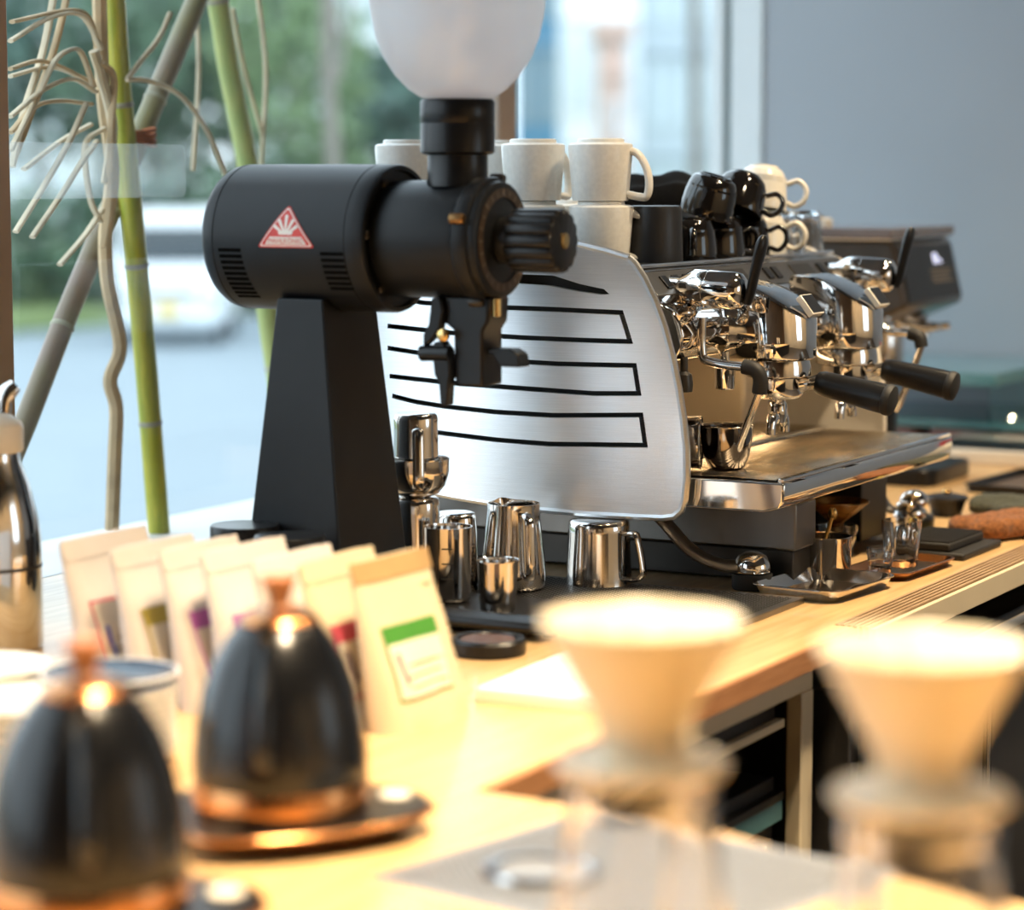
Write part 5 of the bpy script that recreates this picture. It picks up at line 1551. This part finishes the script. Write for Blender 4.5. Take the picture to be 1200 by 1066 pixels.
for k in range(15):
    G().box(-.072 + .0093 * k, -.068 + .0093 * k, -.026, .054, .0221, .0242).build('ridge', RUBBER, pd, smooth=0)
tp_ = thing('tamper', 'tamper with a chrome ball top on a dark base behind the ribbed mat', 'tamper', C(3.585, 1.262))
G().lathe([(0, 0), (.0290, 0), (.0295, .002), (.0295, .020), (.026, .024), (.014, .028), (.010, .032), (0, .032)], 36).build('base', BLACKSAT, tp_)
G().sphere((0, 0, .044), .0215, 28, 16, (1, 1, .82)).build('ball', CHROME, tp_)
pt = thing('sugar_pot', 'dark round lidded pot beyond the chrome ball tamper', 'pot', C(3.770, 1.275))
G().lathe([(0, 0), (.0200, 0), (.0225, .002), (.0290, .022), (.0300, .026), (0, .026)], 36).build('body', BLACKSAT, pt)
l_ = G().lathe([(0, .0262), (.0325, .0262), (.0335, .028), (.0325, .031), (.020, .034), (0, .035)], 36).build('lid', MATTEBLK, pt)
G().lathe([(0, .0350), (.005, .0350), (.0075, .038), (.006, .041), (0, .042)], 20).build('knob', BRASS, l_)
def towel(w, d, h, seed, m, name, label, loc, rz, roll=2):
    """folded terry towel: a few rounded rolls with pile noise"""
    g = G()
    nx, na = 36, 26
    vs = []
    for i in range(nx + 1):
        x = -w / 2 + w * i / nx
        e = min(1, (1 - abs(2 * i / nx - 1) ** 6)) ** .5 if 0 < i < nx else .25
        for k in range(na):
            a = 2 * PI * k / na
            ca, sa = math.cos(a), math.sin(a)
            y = d / 2 * (abs(ca) ** .8) * (1 if ca > 0 else -1)
            lob = 1 - .28 * math.exp(-((y / d * 2 + .15) / .22) ** 2) if sa > 0 else 1
            z = h / 2 + h / 2 * (abs(sa) ** .6) * (1 if sa > 0 else -1) * lob
            q = noise.noise(Vector((x * 22 + seed, y * 22, z * 22))) * .10 + noise.noise(Vector((x * 110, y * 110 + seed, z * 110))) * .09
            vs.append((x + .012 * math.sin(y * 30 + seed), y * e * (1 + q * .8) + .008 * math.sin(x * 18 + seed), max(.0005, (h / 2 + (z - h / 2) * e) * (1 + q * 1.2))))
    fs = [tuple(range(na - 1, -1, -1)), tuple(nx * na + k for k in range(na))]
    for i in range(nx):
        fs += [(i * na + k, i * na + (k + 1) % na, (i + 1) * na + (k + 1) % na, (i + 1) * na + k) for k in range(na)]
    o = g.add(vs, fs).build(name, m, None, smooth=180, fix=True)
    o.location = loc
    o.rotation_euler = (0, 0, rz)
    return tag(o, label, 'towel')
towel(.20, .15, .034, 3, TOWELG, 'bar_towel', 'dark olive terry towel behind the brown towel at the right edge', C(3.805, 1.130), R(-52))
towel(.20, .10, .034, 8, TOWELB, 'bar_towel', 'brown terry towel at the right edge of the worktop', C(3.605, 1.120), R(-30))
yc = cloth(.10, .06, .006, 9, YELLOW, 'yellow_cloth', 'small yellow cloth between the tamper and the towels', 'cloth', C(3.555, 1.183), R(20), 16, 10, 1)
bt2 = thing('serving_tray', 'black rimmed serving tray on the worktop at the right edge', 'tray', C(4.195, 1.235), R(-4))
G().tray(.26, .20, .012, .012, .002, .004, .003).build('tray', BLACKSAT, bt2, smooth=30)
G().box(-.125, .125, -.095, .095, .0022, .0035).build('liner', mat('brown_liner', (0.13, 0.09, 0.06), 0.45, var=0.2), bt2, bevel=.001)
sb = thing('white_scale', 'white flat scale with a black top plate beyond the serving tray', 'scale', C(4.60, 1.42), R(-2))
G().rrect(.28, .32, 0, .026, .015).build('body', CREAM, sb, bevel=.003)
G().rrect(.15, .20, .0262, .0300, .01, c=(-.045, .04)).build('top_plate', BLACKSAT, sb, bevel=.001)

# second grinder
g2 = thing('espresso_grinder', 'dark on-demand espresso grinder with angled head behind the machine', 'grinder', C(4.18, 1.50))
G().prism([(-.030, .4100), (-.020, .4145), (.30, .4145), (.30, .310), (.12, .285), (.02, .270), (-.048, .300), (-.055, .308)], -.13, .165, 'x').build('head', mat('grinder_brown', (0.040, 0.032, 0.028), 0.28, var=0.2, coat=0.3), g2, bevel=.008, seg=3, fix=True)
lid = G().box(-.150, .170, -.034, .32, .4185, .4350).build('lid', SMOKE, g2, bevel=.003)
G().box(-.145, .165, -.030, .31, .4148, .4183).build('lid_seal', CHROME, g2, bevel=.001)
G().lathe([(0, .4352), (.013, .4352), (.0135, .447), (.011, .450), (0, .4505)], 24, Matrix.Translation((-.085, .11, 0))).build('knob', CREAM, lid)
G().tube([(-.085, .11, .448), (-.103, .122, .457)], .004, 10).build('knob_lever', STEEL, lid)
# front panel: glyph and print rows follow the sloping face
fa, fb = Vector((0, -.0305, .4085)), Vector((0, -.0550, .3085))
fn_ = Vector((0, fb.z - fa.z, -(fb.y - fa.y))).normalized()
fn_ = fn_ if fn_.y < 0 else -fn_
def face(u0, u1, t0, t1, h, name, m, par):
    p, q = fa.lerp(fb, t0), fa.lerp(fb, t1)
    c = [Vector((u0, p.y, p.z)), Vector((u1, p.y, p.z)), Vector((u1, q.y, q.z)), Vector((u0, q.y, q.z))]
    return G().hexa([x + fn_ * .0002 for x in c], [x + fn_ * h for x in c]).build(name, m, par, smooth=0, fix=True)
fp = face(-.118, .150, .06, .95, .0025, 'front_panel', BLACKSAT, g2)
for u0, u1, t0, t1 in ((.040, .046, .20, .38), (.046, .060, .20, .235), (.046, .060, .275, .305), (.058, .064, .225, .285), (.052, .060, .305, .38), (.066, .078, .30, .335), (.074, .080, .335, .38)):
    face(u0, u1, t0, t1, .0030, 'lit_glyph', SCREEN, fp)
for k in range(4):
    face(.01 + .01 * (k % 2), .125 - .012 * (k % 3), .47 + .065 * k, .495 + .065 * k, .0029, 'print_row', TEXTDIM, fp)
G().lathe([(0, .165), (.038, .165), (.041, .170), (.041, .262), (.036, .275), (.030, .285), (0, .285)], 32, Matrix.Translation((.045, .055, 0))).build('burr_column', STEEL, g2)
G().lathe([(0, .0), (.050, .0), (.052, .003), (.050, .150), (.044, .163), (0, .164)], 32, Matrix.Translation((.045, .075, 0))).build('motor_column', BLACKSAT, g2)
G().rrect(.22, .34, 0, .030, .03, c=(.02, .08)).build('foot', BLACKSAT, g2, bevel=.004)
for s in (-1, 1):
    G().tube([(.045 + s * .022, .012, .268), (.045 + s * .024, -.040, .262), (.045 + s * .026, -.062, .264)], .006, 10).build('fork', CHROME, g2)
G().tube(bez([(.045, .02, .285), (.045, -.015, .27), (.045, -.02, .245)], 4), [.020, .020, .019, .018, .0175, .017, .0165, .016, .016], 16).build('chute', CHROME, g2)

# glass display at the end of the bar
gd = thing('glass_display', 'low teal edged glass display case at the far end of the bar', 'display case', C(4.95, 1.60))
G().box(-.30, .19, -.120, .40, .126, .150).build('top_slab', TEALGL, gd, bevel=.002)
G().box(-.295, .185, -.112, -.104, .052, .1255).build('front_glass', CASEGL, gd, smooth=0)
G().box(-.200, .19, -.40, .40, .034, .050).build('shelf', TEALGL, gd, bevel=.002)
G().box(-.19, .185, -.39, .39, 0, .008).build('plinth', WARMSTEEL, gd, bevel=.002)
G().box(-.202, .10, -.262, -.255, .0505, .066).build('price_rail', PAPER, gd, bevel=.001)
for k in range(5):
    G().rrect(.11, .13, .0085, .030, .02, c=(-.13, -.31 + .15 * k)).build('pastry_box', PASTRY, gd, bevel=.004)
for k in range(3):
    G().lathe([(0, .0505), (.010, .0505), (.012, .054), (.008, .060), (0, .061)], 16, Matrix.Translation((-.17, -.33 + .11 * k, 0))).build('glass_stud', CHROME, gd)
# white spray bottle with a red nozzle beyond the right edge, seen mirrored in the tray front
sp2 = thing('spray_bottle', 'white spray bottle with red trigger beside the towels, mirrored in the drip tray', 'bottle', C(3.92, 1.14 - .15 + .10), R(70))
G().lathe([(0, 0), (.030, 0), (.034, .004), (.034, .090), (.028, .115), (.015, .130), (.014, .142), (0, .142)], 32).build('body', CREAM, sp2, smooth=50)
hd_ = G().box(-.040, .016, -.011, .011, .146, .170).build('head', BADGER, sp2, bevel=.004)
G().lathe([(0, .1422), (.016, .1422), (.016, .1455), (0, .1457)], 24).build('cap', BADGER, sp2)
G().tube([(-.030, 0, .145), (-.036, 0, .125), (-.030, 0, .108)], .005, 10).build('trigger', BADGER, hd_)
